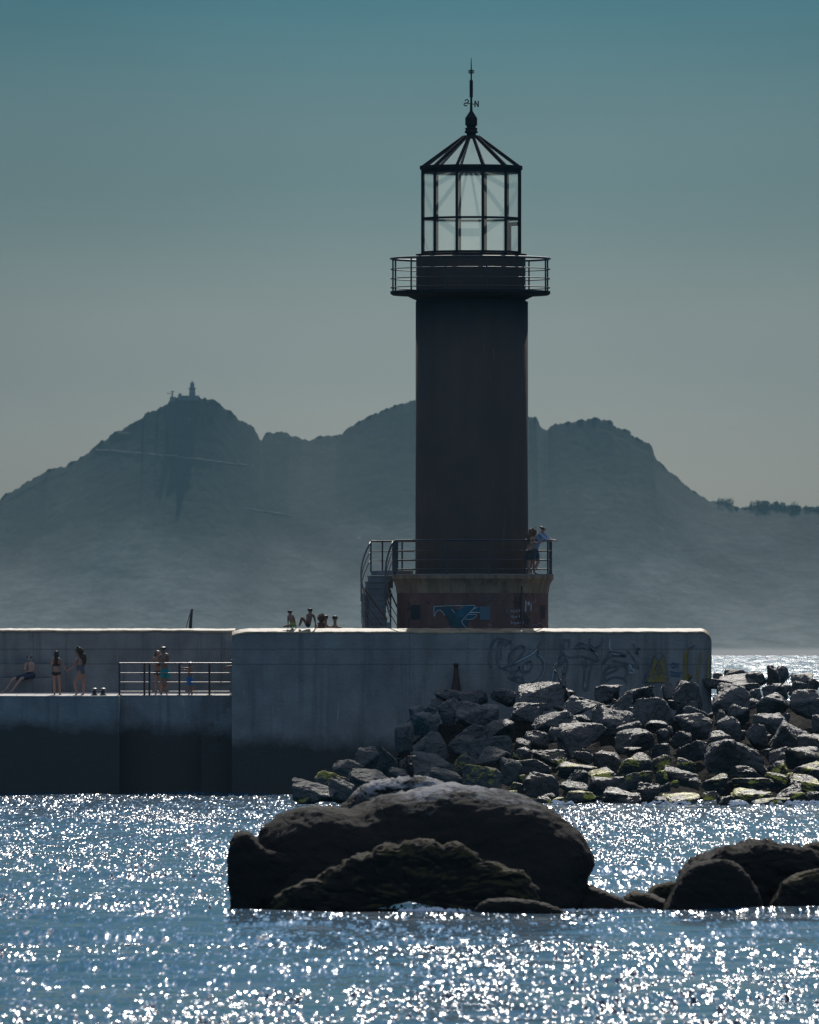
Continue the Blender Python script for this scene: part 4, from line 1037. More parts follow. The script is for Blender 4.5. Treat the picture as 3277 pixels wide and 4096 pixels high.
for L_, ox, oy, s in ((A,2050,2680,2.738),(B,2650,2640,2.751),(Cc,1580,2680,3.45),(Dd,1100,2950,2.875)):
    for x0, y0, x1, y1, k in L_: rl.append((ox+(x0+x1)/2/s, oy+(y0+y1)/2/s, (x1-x0)/s, (y1-y0)/s, k))
# small chinking stones between the big ones
rs = random.Random(77)
for _ in range(84):
    px = rs.uniform(1660, 3290); py = rs.uniform(2800, 3205)
    rl.append((px, py, rs.uniform(30, 60), rs.uniform(26, 44), 3))
YTOE, ZTOE = EYE*F/(3222-HZ), 0.0
def bank_y(px, bottom):
    """distance on the bank at which its surface is seen at a given row"""
    # bank surface z = slope*(Y-YTOE); the row of that point falls with Y
    zt = Z(2760, 415); sl = zt/(415-YTOE)
    lo, hi = YTOE-1, 430.0
    for _ in range(40):
        m = (lo+hi)/2; row = HZ-(sl*(m-YTOE)-EYE)*F/m
        if row > bottom: lo = m
        else: hi = m
    return m
rl.sort(key=lambda r: r[1])
rows = []; 
def row_of(py):
    for k, (lim, nm) in enumerate([(2700,'behind the wall end'), (2760,'along the top of the bank'), (2820,'in the second row of the bank'), (2885,'in the upper middle of the bank'), (2950,'in the middle of the bank'), (3015,'in the lower middle of the bank'), (3080,'in the low row of the bank'), (3140,'in the second row above the water'), (9999,'along the waterline')]):
        if py < lim: return k, nm
groups = {}
for i, r in enumerate(rl): groups.setdefault(row_of(r[1]), []).append(r)
ORD = ['','second','third','fourth','fifth','sixth','seventh','eighth','ninth','tenth','eleventh','twelfth','thirteenth','fourteenth','fifteenth','sixteenth','seventeenth','eighteenth','nineteenth','twentieth']
cnt = 0
for (k, nm), lst in groups.items():
    lst.sort(key=lambda r: r[0]); n = len(lst)
    for j, (px, py, w, h, kind) in enumerate(lst):
        if j <= n/2: pos = ('leftmost' if j == 0 else ORD[j]+' from the left')
        else: pos = ('rightmost' if j == n-1 else ORD[n-1-j]+' from the right')
        size = 'huge' if w*h > 38000 else 'large' if w*h > 15000 else 'mid-sized' if w*h > 5000 else 'small'
        shape = {0: 'angular', 1: 'flat-topped', 2: 'pointed', 3: 'wedged'}[kind]
        tone = 'shaded' if px < 2050 else ('dark' if py > 2930 else 'grey')
        lab = f'{size} {shape} {tone} boulder, {pos} {nm}'
        bottom = py + h*.42
        Yc = bank_y(px, min(bottom, 3218)); 
        if py < 2700: Yc = 424 + (2700-py)*.05
        if py < 2775 and px < 2855: Yc = min(Yc, YB-1.1-w*s1*.3)
        if kind == 3: Yc += .9
        sc_ = Yc/F; W = w*sc_*1.10; Hh = h*sc_*(1.32 if kind != 1 else 1.15); D_ = max(W, Hh)*rs.uniform(.8, 1.1)
        cz = Z(py, Yc) - Hh*.5 + h*sc_*.52
        an = rs.uniform(-.22, .22) if kind == 0 else 0
        c_ = Vector((X(px, Yc), Yc, cz))
        vs, fs = hull_rock(c_.x, c_.y, c_.z, W, D_, Hh, 1000+cnt, BOULD, an, {0: rs.uniform(-.05,.42), 1: rs.uniform(.35,.6), 2: rs.uniform(-.1,.15), 3: rs.uniform(-.1,.2)}[kind])
        if kind == 2:      # pointed crown
            for v in vs:
                t = (v.z-(cz-Hh/2))/Hh; v.x = c_.x + (v.x-c_.x)*(1.12-.62*max(0, t-.25)); 
        o = link('boulder', vs, fs, BOUL_SHADE if px < 1700 or (px < 2040 and py > 2960) else BOULD, None, False, c_); tag(o, lab, 'boulder', 'boulders of the rock bank')
        cnt += 1
# rubble core under the boulders, blackened so the gaps look shaded
RUB = simple('rubble with painted gap shade', (.016,.014,.012), .95, .5, 1.5, .1, 4, spec=.05)
def rubble():
    xs = np.arange(X(1150,400), X(3700,400), .35); ys = np.arange(YTOE-2, 431, .6); vs = []; fs = []
    zt = Z(2760, 415); sl = zt/(415-YTOE)
    for y in ys:
        for x in xs:
            px = x*F/y+1638.5
            z = sl*(y-YTOE); lim = zt if px < 2860 else Z(2705, 424)
            z = min(z, lim) - 1.15 + noise.fractal(Vector((x*.8, y*.6, 5)), .8, 2, 4)*.35
            edge = (px-1330)/420.0                       # the bank dies out towards the quay
            z -= max(0, 1-edge)*3.2
            if y > 426: z -= (y-426)*.5
            vs.append((x, y, z))
    n = len(xs)
    for i in range(len(ys)-1):
        for j in range(n-1): fs.append((i*n+j, i*n+j+1, (i+1)*n+j+1, (i+1)*n+j))
    o = link('rubble', vs, fs, RUB); tag(o, kind='stuff')
rubble()

# ---- shore rocks in the foreground, rounded masses with their own thickness
def mass(pts, Yd, T, cxy, name, label, mat, seed, amp=.10, skew=0.0, cat='rock', fine=1.0, box=7.0):
    """pts: upper outline in photograph pixels, left to right; closed well below the water"""
    pl = [Vector((p[0], p[1])) for p in pts]
    pl = [Vector((pl[0].x, pl[0].y+70))] + pl + [Vector((pl[-1].x, pl[-1].y+70))]
    dense = []
    tot = sum((b-a).length for a, b in zip(pl[:-1], pl[1:])); n = 190
    for a, b in zip(pl[:-1], pl[1:]):
        m = max(1, int(n*(b-a).length/tot))
        for k in range(m): dense.append(a.lerp(b, k/m))
    dense.append(pl[-1])
    c = Vector(cxy); vs = []; fs = []; M = 104; m = len(dense)
    o = Vector((seed*3.1, seed*1.7, 0))
    half = [math.sin(math.pi/2*k/(M//2))**1.0 for k in range(M//2+1)]
    prof = [(q, -T*max(0, 1-q**box)**(1/box)) for q in half] + [(q, T*max(0, 1-q**box)**(1/box)) for q in reversed(half[:-1])]
    for s, y in prof:
        for p in dense:
            q = c + (p-c)*s
            Y = Yd + y + skew*(c.y-q.y)/200
            v = P(q.x, q.y, Yd); v.y = Y
            r = Vector((v.x*.55, v.y*.55, v.z*.9))
            rad = Vector((v.x-X(c.x,Yd), 0, v.z-Z(c.y,Yd)+.01)); rl_ = rad.length + 1e-4
            dn = (rad/rl_*(s**(box-1)) + Vector((0, math.copysign((abs(y)/T)**(box-1), y), 0))*rl_/max(s, .05)/T).normalized()
            k = noise.fractal(r+o, .9, 2.1, 4)*amp*.55 + noise.fractal(r*4.5+o, .85, 2.1, 4)*amp*.55*fine
            k += noise.fractal(r*14+o, .8, 2.1, 3)*amp*.30*fine*s*s - (max(0, .10-abs(noise.noise(r*2.3+o)))*1.6 + max(0, .08-abs(noise.noise(r*5.5-o)))*.9)*amp*1.8
            vs.append(v + dn*k)
    for i in range(len(prof)-1):
        for j in range(m-1): fs.append((i*m+j, i*m+j+1, (i+1)*m+j+1, (i+1)*m+j))
    base = Vector((X(c.x, Yd), Yd, 0))
    ob = link(name, vs, fs, mat, None, True, base); tag(ob, label, cat)
    return ob
r7 = lambda pts: [(850+x/1.078, 3000+y/1.078) for x, y in pts]
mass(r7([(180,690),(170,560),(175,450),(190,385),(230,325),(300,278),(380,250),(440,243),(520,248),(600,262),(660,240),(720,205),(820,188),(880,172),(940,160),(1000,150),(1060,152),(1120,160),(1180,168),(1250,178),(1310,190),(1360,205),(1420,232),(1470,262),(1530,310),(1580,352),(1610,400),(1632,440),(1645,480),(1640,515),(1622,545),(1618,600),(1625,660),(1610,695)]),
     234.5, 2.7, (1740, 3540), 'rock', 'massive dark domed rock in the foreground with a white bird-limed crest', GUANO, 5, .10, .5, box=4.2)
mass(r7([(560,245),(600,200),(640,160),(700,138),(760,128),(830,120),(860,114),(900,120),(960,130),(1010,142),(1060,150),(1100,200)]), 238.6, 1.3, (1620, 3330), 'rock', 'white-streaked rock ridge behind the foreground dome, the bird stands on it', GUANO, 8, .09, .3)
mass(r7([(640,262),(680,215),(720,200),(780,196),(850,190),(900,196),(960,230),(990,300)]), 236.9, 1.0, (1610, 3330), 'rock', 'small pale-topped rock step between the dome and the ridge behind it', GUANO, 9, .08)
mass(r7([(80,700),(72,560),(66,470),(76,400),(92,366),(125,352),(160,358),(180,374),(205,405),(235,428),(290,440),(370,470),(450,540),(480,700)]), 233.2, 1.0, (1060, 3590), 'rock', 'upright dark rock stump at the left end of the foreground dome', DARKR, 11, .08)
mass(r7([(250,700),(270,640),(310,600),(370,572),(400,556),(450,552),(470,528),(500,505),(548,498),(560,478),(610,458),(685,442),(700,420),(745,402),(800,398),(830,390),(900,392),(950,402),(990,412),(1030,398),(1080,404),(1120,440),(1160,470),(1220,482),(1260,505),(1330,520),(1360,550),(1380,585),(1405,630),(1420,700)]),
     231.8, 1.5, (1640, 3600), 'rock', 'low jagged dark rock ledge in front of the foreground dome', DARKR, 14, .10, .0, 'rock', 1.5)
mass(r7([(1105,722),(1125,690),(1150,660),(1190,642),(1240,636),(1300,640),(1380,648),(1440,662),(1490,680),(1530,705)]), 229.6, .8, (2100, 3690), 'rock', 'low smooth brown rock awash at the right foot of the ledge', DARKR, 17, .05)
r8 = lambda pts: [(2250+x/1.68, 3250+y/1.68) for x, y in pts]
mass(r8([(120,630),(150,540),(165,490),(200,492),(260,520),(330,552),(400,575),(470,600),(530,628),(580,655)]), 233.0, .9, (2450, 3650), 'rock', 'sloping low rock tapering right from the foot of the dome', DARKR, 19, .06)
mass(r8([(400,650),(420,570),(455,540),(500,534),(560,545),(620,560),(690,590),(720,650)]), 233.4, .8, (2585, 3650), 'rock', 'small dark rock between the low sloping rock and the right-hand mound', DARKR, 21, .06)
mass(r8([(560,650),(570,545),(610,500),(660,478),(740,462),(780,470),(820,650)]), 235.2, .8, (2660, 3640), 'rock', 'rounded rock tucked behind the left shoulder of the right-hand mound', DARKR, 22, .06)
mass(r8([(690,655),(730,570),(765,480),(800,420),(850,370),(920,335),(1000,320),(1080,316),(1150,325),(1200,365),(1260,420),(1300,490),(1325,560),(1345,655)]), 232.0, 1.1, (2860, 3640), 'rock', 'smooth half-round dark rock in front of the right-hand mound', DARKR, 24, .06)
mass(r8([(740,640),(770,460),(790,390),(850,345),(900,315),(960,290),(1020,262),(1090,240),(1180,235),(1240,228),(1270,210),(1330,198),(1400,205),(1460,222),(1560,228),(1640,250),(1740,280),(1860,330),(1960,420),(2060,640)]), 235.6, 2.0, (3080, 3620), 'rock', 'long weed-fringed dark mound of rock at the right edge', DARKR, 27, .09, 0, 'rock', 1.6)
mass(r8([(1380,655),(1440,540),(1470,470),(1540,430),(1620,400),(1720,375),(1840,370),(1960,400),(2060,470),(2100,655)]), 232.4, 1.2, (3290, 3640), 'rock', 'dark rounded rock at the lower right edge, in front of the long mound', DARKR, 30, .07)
mass(r8([(1590,330),(1610,240),(1660,215),(1725,205),(1800,205),(1880,230),(1940,330)]), 238.0, 1.0, (3300, 3480), 'rock', 'rock top showing behind the long mound at the right edge', DARKR, 33, .07)

def foam():
    m = simple('sea foam', (.85,.87,.88), .6, .15, 8)
    rs = random.Random(4); mb = MB()
    def blob(px, py, Y, r):
        c = P(px, py, Y); q = []
        n = 7
        top = c+Vector((0,0,r*rs.uniform(.4,.9)))
        for k in range(n):
            t = 2*math.pi*k/n; rr = r*rs.uniform(.6,1.2); q.append(c+Vector((rr*1.6*math.cos(t), rr*math.sin(t), -.03)))
        mb.add(q+[top], [(k, (k+1)%n, n) for k in range(n)])
    for _ in range(420):
        u = rs.random(); px = 1600+280*u; Y = 229.8+rs.uniform(-.7, .5); zt = .02+rs.random()**2*.10*(1-abs(u-.35))
        blob(px, HZ-(zt-EYE)*F/Y, Y, rs.uniform(.02, .055))
    for _ in range(150):
        px = rs.uniform(2230, 2620); Y = rs.uniform(231.2, 232.2); blob(px, HZ-(.03-EYE)*F/Y, Y, rs.uniform(.015, .04))
    for _ in range(160):
        px = rs.choice([rs.uniform(2210,2290), rs.uniform(2925,2990), rs.uniform(3140,3277), rs.uniform(2570,2760), rs.uniform(2600,3277)]); Y = YTOE-rs.uniform(.6,1.6); blob(px, HZ-(rs.uniform(.02,.16)-EYE)*F/Y, Y, rs.uniform(.03, .08))
    o = mb.build('foam', m); tag(o, kind='stuff')
foam()
# ---------------------------------------------------------------- people
def skin(name, r=(.30,.17,.12), v=.25):
    m = simple(name, r, .55, v, 6, spec=.35); return m
SKIN_A = skin('medium skin', (.36,.20,.14)); SKIN_B = skin('tanned skin', (.27,.145,.095)); SKIN_C = skin('fair skin', (.44,.27,.20))  # three skin tones for different people
HAIRB = simple('dark hair', (.030,.020,.015), .5, .3, 30); HAIRC = simple('brown curly hair', (.10,.052,.028), .6, .4, 30)
def cloth(n, c): return simple(n, c, .85, .2, 8)
BIK = cloth('black swimwear', (.02,.02,.022)); TEALC = cloth('teal swim shorts', (.02,.27,.27)); BLUEC = cloth('blue swim shorts', (.02,.16,.42)); NAVY = cloth('navy shorts', (.03,.035,.07))
SHIRT = cloth('pale blue shirt', (.26,.36,.50)); DKSH = cloth('dark blue shorts', (.06,.09,.12)); GREENC = cloth('green swim shorts', (.22,.42,.06)); MASKC = cloth('blue face mask', (.12,.42,.50)); LILAC = cloth('grey swimsuit', (.10,.10,.13))

def skin_mesh(name, nodes, edges, mat, parent, lvl=1):
    """nodes: {key: (Vector, radius)}; first key is the root"""
    off = wloc(parent); keys = list(nodes); idx = {k: i for i, k in enumerate(keys)}
    me = bpy.data.meshes.new(name); me.from_pydata([tuple(nodes[k][0]-off) for k in keys], [(idx[a], idx[b]) for a, b in edges], [])
    me.materials.append(mat); o = bpy.data.objects.new(name, me); COL.objects.link(o); o.parent = parent
    md = o.modifiers.new('skin', 'SKIN'); md.use_smooth_shade = True
    for i, k in enumerate(keys):
        r = nodes[k][1]; r = r if isinstance(r, tuple) else (r, r); me.skin_vertices[0].data[i].radius = r
        me.skin_vertices[0].data[i].use_root = (i == 0)
    s = o.modifiers.new('sub', 'SUBSURF'); s.levels = lvl; s.render_levels = lvl+1
    return o

def person(label, foot, scale, J, skinm, girth=1.0, group=None, hair=None, wear=(), only=None):
    """J: joints in metres in the picture plane (x right, z up from the foot point) and d = depth away; given in a 1.75 m body"""
    t = thing('person', label, 'person', foot, group)
    S = scale
    def V(k): x, z, *d = J[k]; return Vector(foot) + Vector((x*S, (d[0] if d else 0)*S, z*S))
    r = {'pelvis': .125, 'waist': .105, 'chest': .130, 'neckb': .070, 'neck': .052, 'head0': .070, 'head': .090, 'crown': .062, 'nose': .014,
         'shL': .062, 'elL': .040, 'wrL': .027, 'haL': .028, 'shR': .062, 'elR': .040, 'wrR': .027, 'haR': .028,
         'hipL': .088, 'knL': .056, 'caL': .052, 'anL': .034, 'toL': .026, 'hipR': .088, 'knR': .056, 'caR': .052, 'anR': .034, 'toR': .026}
    nodes = {}
    for k in ['pelvis','waist','chest','neckb','neck','head0','head','crown','shL','elL','wrL','haL','shR','elR','wrR','haR','hipL','knL','anL','toL','hipR','knR','anR','toR']:
        if k in J: nodes[k] = (V(k), r[k]*S*(girth if k in ('pelvis','waist','chest','hipL','hipR') else 1))
    for s in 'LR':
        if 'kn'+s in nodes and 'an'+s in nodes:
            a, b = nodes['kn'+s][0], nodes['an'+s][0]; nodes['ca'+s] = (a.lerp(b, .32), r['caL']*S)
    if 'head' in nodes:
        fd = Vector(J.get('face', (0, -1, 0))).normalized()      # x, depth, z
        nodes['nose'] = (nodes['head'][0] + fd*.105*S + Vector((0,0,-.015*S)), .014*S)
        sd = fd.cross(Vector((0,0,1))).normalized()
        nodes['earL'] = (nodes['head'][0] + sd*.092*S, .013*S); nodes['earR'] = (nodes['head'][0] - sd*.092*S, .013*S)
    ch = [('pelvis','waist'),('waist','chest'),('chest','neckb'),('neckb','neck'),('neck','head0'),('head0','head'),('head','crown'),('head','nose'),('head','earL'),('head','earR')]
    for s in 'LR':
        ch += [('neckb','sh'+s),('sh'+s,'el'+s),('el'+s,'wr'+s),('wr'+s,'ha'+s),('pelvis','hip'+s),('hip'+s,'kn'+s),('kn'+s,'ca'+s),('ca'+s,'an'+s),('an'+s,'to'+s)]
        if 'ha'+s in nodes:       # palm, four fingers and a thumb
            h = nodes['ha'+s][0]; d = (h-nodes['wr'+s][0]).normalized(); up = Vector((0,-1,0)) if abs(d.z) > .7 else Vector((0,0,1)); sdv = d.cross(up).normalized(); nm = d.cross(sdv).normalized()
            for i, ln in enumerate((.062,.072,.066,.052)):
                a = h + d*.030*S + sdv*(i-1.5)*.021*S; b = a + (d*.55+nm*.18)*ln*S; c = b + (d*.30+nm*.42)*ln*S
                nodes[f'f{s}{i}a'] = (a, .011*S); nodes[f'f{s}{i}b'] = (b, .0095*S); nodes[f'f{s}{i}c'] = (c, .008*S)
                ch += [('ha'+s, f'f{s}{i}a'), (f'f{s}{i}a', f'f{s}{i}b'), (f'f{s}{i}b', f'f{s}{i}c')]
            a = h - d*.005*S - sdv*.036*S; b = a + (d*.6-sdv*.5+nm*.3)*.045*S
            nodes[f't{s}a'] = (a, .012*S); nodes[f't{s}b'] = (b, .009*S); ch += [('ha'+s, f't{s}a'), (f't{s}a', f't{s}b')]
    ch = [(a, b) for a, b in ch if a in nodes and b in nodes]
    skin_mesh('body', nodes, ch, skinm, t)
    g = lambda k: nodes[k][0]
    def chain(name, ks, rad, mat):
        n = {i: (p, q*S) for i, (p, q) in enumerate(zip(ks, rad))}
        return skin_mesh(name, n, [(i, i+1) for i in range(len(ks)-1)], mat, t)
    for w in wear:
        kind, mat = w[0], w[1]
        if kind == 'shorts':
            f = w[2] if len(w) > 2 else .72
            n = {'pelvis': (g('pelvis').lerp(g('waist'), .12), .150*S*girth), 'top': (g('pelvis').lerp(g('waist'), .75), .128*S*girth)}; e = [('pelvis','top')]
            for s in 'LR':
                n['h'+s] = (g('hip'+s), .108*S); n['k'+s] = (g('hip'+s).lerp(g('kn'+s), f), .100*S); e += [('pelvis','h'+s), ('h'+s,'k'+s)]
            skin_mesh('shorts', n, e, mat, t)
        elif kind == 'briefs':
            c = g('pelvis')-Vector((0,0,.035*S)); mb = MB(); n_ = 20; vs = []
            hw = max(abs(g('hipR').x-g('hipL').x)/2+.085*S, .15*S)
            prof = [(.45, -.085), (.86, -.045), (1.03, .0), (1.05, .045), (1.0, .06)]
            for f_, z_ in prof:
                for k_ in range(n_):
                    t_ = 2*math.pi*k_/n_; vs.append(c+Vector((hw*f_*math.cos(t_), .135*S*f_*math.sin(t_), z_*S)))
            mb.add(vs, [(i_*n_+k_, i_*n_+(k_+1)%n_, (i_+1)*n_+(k_+1)%n_, (i_+1)*n_+k_) for i_ in range(len(prof)-1) for k_ in range(n_)] + [tuple(range(n_))[::-1]])
            mb.build('swim_briefs', mat, t, smooth=True)
        elif kind == 'top':
            c = g('waist').lerp(g('chest'), .85); mb = MB(); n_ = 20; vs = []
            prof = [(.96, -.045), (1.03, -.02), (1.04, .02), (.98, .045)]
            for f_, z_ in prof:
                for k_ in range(n_):
                    t_ = 2*math.pi*k_/n_; vs.append(c+Vector((.135*S*f_*math.cos(t_), .132*S*f_*math.sin(t_), z_*S)))
            mb.add(vs, [(i_*n_+k_, i_*n_+(k_+1)%n_, (i_+1)*n_+(k_+1)%n_, (i_+1)*n_+k_) for i_ in range(len(prof)-1) for k_ in range(n_)])
            mb.build('bikini_top', mat, t, smooth=True)
        elif kind == 'suit':
            chain('swimsuit', [g('pelvis')-Vector((0,0,.06*S)), g('pelvis'), g('waist'), g('chest')], [.135, .168, .148, .172], mat)
        elif kind == 'shirt':
            n = {'p': (g('pelvis').lerp(g('waist'), .2), .148*S), 'w': (g('waist'), .132*S), 'c': (g('chest'), .155*S), 'n': (g('neckb'), .085*S)}; e = [('p','w'),('w','c'),('c','n')]
            for s in 'LR':
                if 'sh'+s in nodes:
                    n['s'+s] = (g('sh'+s), .080*S); n['e'+s] = (g('el'+s), .058*S); n['z'+s] = (g('el'+s).lerp(g('wr'+s), .55), .045*S); e += [('n','s'+s), ('s'+s,'e'+s), ('e'+s,'z'+s)]
            skin_mesh('shirt', n, e, mat, t)
        elif kind == 'shoes':
            for s in 'LR': chain('shoe', [g('an'+s)+Vector((0,0,-.01)), g('to'+s)], [.042, .036], mat)
        elif kind == 'mask':
            fd = Vector(J.get('face', (0,-1,0))).normalized(); c = g('head').lerp(g('head0'), .55)+fd*.058*S
            sd = fd.cross(Vector((0,0,1))).normalized(); n = {0: (c-sd*.03*S, .088*S), 1: (c+sd*.03*S, .088*S)}; skin_mesh('face_mask', n, [(0,1)], mat, t)
    if hair:
        kind, mat = hair; rs = random.Random(hash(label) % 999 if False else len(label)*7); fd = Vector(J.get('face', (0,-1,0))).normalized()
        c = g('head') + Vector((0,0,.030*S)) - fd*.018*S
        if kind == 'short':
            chain('hair', [g('head')-fd*.028*S+Vector((0,0,-.02*S)), c, g('crown')+Vector((0,0,.012*S))], [.108, .120, .095], mat)
        elif kind == 'long':
            chain('hair', [g('crown')+Vector((0,0,.012*S)), c-fd*.02*S, g('neck')-fd*.075*S, g('neckb')-fd*.10*S-Vector((0,0,.10*S)), g('neckb')-fd*.11*S-Vector((0,0,.24*S))], [.072, .100, .085, .080, .045], mat)
        elif kind == 'curly':
            hw = hair_w.get(label[:8], 1.0); mb = MB(); pts = []
            cs = [(c+Vector((0,0,.03*S)), .115), (c-fd*.06*S, .12), (g('neck')-fd*.11*S, .12), (g('neckb')-fd*.13*S-Vector((0,0,.04*S)), .10), (g('neckb')-fd*.14*S-Vector((0,0,.16*S)), .07)]
            for q, rr in cs:
                for _ in range(110):
                    d = Vector((rs.gauss(0,1), rs.gauss(0,1), rs.gauss(0,1))).normalized()
                    if d.dot(fd) > .55 and q.z > g('neck').z: continue
                    p = q + d*rr*S*rs.uniform(.75, 1.12)*hw; u = Vector((rs.gauss(0,1), rs.gauss(0,1), rs.gauss(0,1))).normalized()*.022*S; w2 = u.orthogonal().normalized()*.022*S; w3 = u.cross(w2).normalized()*.022*S
                    mb.add([p-u, p+u, p-w2, p+w2, p-w3, p+w3], [(0,2,4),(2,1,4),(1,3,4),(3,0,4),(2,0,5),(1,2,5),(3,1,5),(0,3,5)])
            bm = bmesh.new()
            for q, rr in cs: bmesh.ops.create_icosphere(bm, subdivisions=2, radius=rr*.88*S*hw, matrix=Matrix.Translation(q - fd*.018*S))
            n0 = len(mb.v); bm.verts.index_update(); mb.add([v.co.copy() for v in bm.verts], [tuple(v.index for v in f.verts) for f in bm.faces]); bm.free()
            mb.build('hair', mat, t)
    return t
hair_w = {'woman wi': 1.25, 'person w': 1.2}

def px_pose(base_px, base_py, Y, d):
    """joints given in photograph pixels relative to the foot pixel -> metres"""
    k = Y/F; return {n: ((v[0]-base_px)*k, (base_py-v[1])*k, *(v[2:] if len(v) > 2 else ())) if n != 'face' else v for n, v in d.items()}

# 1 seated man with a mask
Yp = 423.25; f = P(110, 2713, Yp)
person('shirtless man in navy shorts and a pale blue face mask sitting on the concrete bench', f, 1.0, px_pose(110, 2713, Yp, {
 'pelvis': (123,2699,.15), 'waist': (122,2683,.18), 'chest': (120,2664,.22), 'neckb': (119,2652,.22), 'neck': (118,2645,.20), 'head0': (117,2640,.17), 'head': (117,2631,.15), 'crown': (118,2625,.16),
 'shL': (103,2657,.18), 'elL': (100,2679,.02), 'wrL': (97,2681,-.14), 'haL': (92,2678,-.18), 'shR': (135,2657,.18), 'elR': (132,2682,.08), 'wrR': (114,2687,-.06), 'haR': (108,2686,-.10),
 'hipL': (114,2702,.05), 'knL': (54,2716,-.35), 'anL': (22,2765,-.45), 'toL': (6,2768,-.50), 'hipR': (132,2702,.05), 'knR': (86,2714,-.40), 'anR': (50,2765,-.52), 'toR': (40,2769,-.66), 'face': (-.35,-1,0)}),
 SKIN_C, wear=[('shorts', NAVY, .9), ('mask', MASKC)], hair=('short', HAIRB))
# 2 woman seen from behind, arm out
Yp = 419.0; f = P(229, 2783, Yp)
person('slim woman with long straight dark hair in a black bikini, seen from behind', f, .95, px_pose(229, 2783, Yp, {
 'pelvis': (225,2687), 'waist': (224,2670), 'chest': (225,2650,.0), 'neckb': (225,2630,.0), 'neck': (226,2620), 'head0': (226,2613), 'head': (226,2605), 'crown': (227,2598),
 'shL': (209,2630,.0), 'elL': (206,2650,.20), 'wrL': (212,2640,.36), 'haL': (216,2634,.40), 'shR': (240,2630,.0), 'elR': (252,2653,-.02), 'wrR': (267,2676,-.04), 'haR': (272,2681,-.05),
 'hipL': (216,2697,.02), 'knL': (217,2736,-.03), 'anL': (218,2777,.02), 'toL': (216,2781,.16), 'hipR': (236,2697,-.02), 'knR': (239,2736,-.03), 'anR': (239,2777,.02), 'toR': (247,2781,.12), 'face': (.1,1,0)}),
 SKIN_A, .95, wear=[('briefs', BIK), ('top', BIK)], hair=('long', HAIRB))
# 3 curly-haired woman
Yp = 418.7; f = P(322, 2784, Yp)
person('woman with voluminous long curly hair facing left, holding hands with the slim woman', f, .97, px_pose(322, 2784, Yp, {
 'pelvis': (325,2688), 'waist': (322,2670), 'chest': (318,2651), 'neckb': (318,2631), 'neck': (316,2620), 'head0': (312,2613), 'head': (311,2604), 'crown': (313,2596),
 'shL': (306,2634,-.1), 'elL': (296,2662,-.12), 'wrL': (281,2673,-.08), 'haL': (275,2676,-.06), 'shR': (332,2634,.12), 'elR': (336,2660,.2), 'wrR': (330,2680,.1), 'haR': (326,2688,.0),
 'hipL': (317,2698,-.08), 'knL': (298,2732,-.12), 'anL': (309,2776,-.10), 'toL': (298,2781,-.14), 'hipR': (332,2698,.08), 'knR': (335,2736,.05), 'anR': (334,2777,.08), 'toR': (322,2781,.02), 'face': (-1,-.25,0)}),
 SKIN_A, 1.05, wear=[('suit', LILAC)], hair=('curly', HAIRC))
# 4 couple by the railing
Yp = 419.6; f = P(630, 2783, Yp)
person('woman with dark bob in a bikini standing behind the man in teal shorts', f, .95, px_pose(630, 2783, Yp, {
 'pelvis': (632,2684), 'waist': (630,2666), 'chest': (628,2648), 'neckb': (628,2629), 'neck': (630,2618), 'head0': (633,2611), 'head': (634,2602), 'crown': (632,2595),
 'shL': (614,2626,.0), 'elL': (606,2648,-.05), 'wrL': (618,2655,-.2), 'haL': (626,2650,-.25), 'shR': (641,2629,.02), 'elR': (650,2650,-.1), 'wrR': (652,2662,-.2), 'haR': (654,2668,-.24),
 'hipL': (625,2694), 'knL': (624,2735,-.03), 'anL': (624,2776), 'toL': (618,2781,-.12), 'hipR': (640,2694), 'knR': (643,2735,-.03), 'anR': (644,2776), 'toR': (648,2781,-.12), 'face': (.6,-.8,0)}),
 SKIN_A, .95, wear=[('briefs', BIK), ('top', BIK)], hair=('long', HAIRB))
Yp = 419.1; f = P(662, 2785, Yp)
person('shirtless man in bright teal swim shorts behind the railing, legs crossed', f, 1.02, px_pose(662, 2785, Yp, {
 'pelvis': (661,2683), 'waist': (658,2665), 'chest': (655,2644), 'neckb': (656,2625), 'neck': (655,2615), 'head0': (653,2610), 'head': (652,2601), 'crown': (653,2592),
 'shL': (639,2628,-.02), 'elL': (632,2651,-.12), 'wrL': (641,2649,-.26), 'haL': (647,2647,-.28), 'shR': (672,2624,-.02), 'elR': (673,2650,-.06), 'wrR': (655,2656,-.24), 'haR': (648,2655,-.28),
 'hipL': (652,2694), 'knL': (651,2732,-.08), 'anL': (668,2777,-.02), 'toL': (671,2782,-.14), 'hipR': (671,2694), 'knR': (672,2734,-.02), 'anR': (644,2776,-.12), 'toR': (650,2782,-.25), 'face': (-.6,-.8,0)}),
 SKIN_B, 1.08, wear=[('shorts', TEALC, .62)], hair=('short', HAIRB))
# 5 boy
Yp = 418.9; f = P(760, 2784, Yp)
person('thin shirtless boy in blue swim shorts leaning an arm on the railing', f, .84, px_pose(760, 2784, Yp, {
 'pelvis': (759,2700), 'waist': (759,2686), 'chest': (760,2668), 'neckb': (761,2651), 'neck': (760,2644), 'head0': (759,2639), 'head': (759,2631), 'crown': (759,2625),
 'shL': (751,2654,-.02), 'elL': (737,2652,-.10), 'wrL': (726,2650,-.14), 'haL': (722,2648,-.16), 'shR': (770,2654,-.02), 'elR': (768,2666,-.14), 'wrR': (742,2662,-.24), 'haR': (734,2660,-.26),
 'hipL': (752,2707), 'knL': (755,2742,-.02), 'anL': (756,2778), 'toL': (749,2782,-.12), 'hipR': (766,2707), 'knR': (769,2742,-.02), 'anR': (769,2778), 'toR': (771,2782,-.12), 'face': (-.2,-1,0)}),
 SKIN_B, .85, wear=[('shorts', BLUEC, .85)], hair=('short', HAIRB))
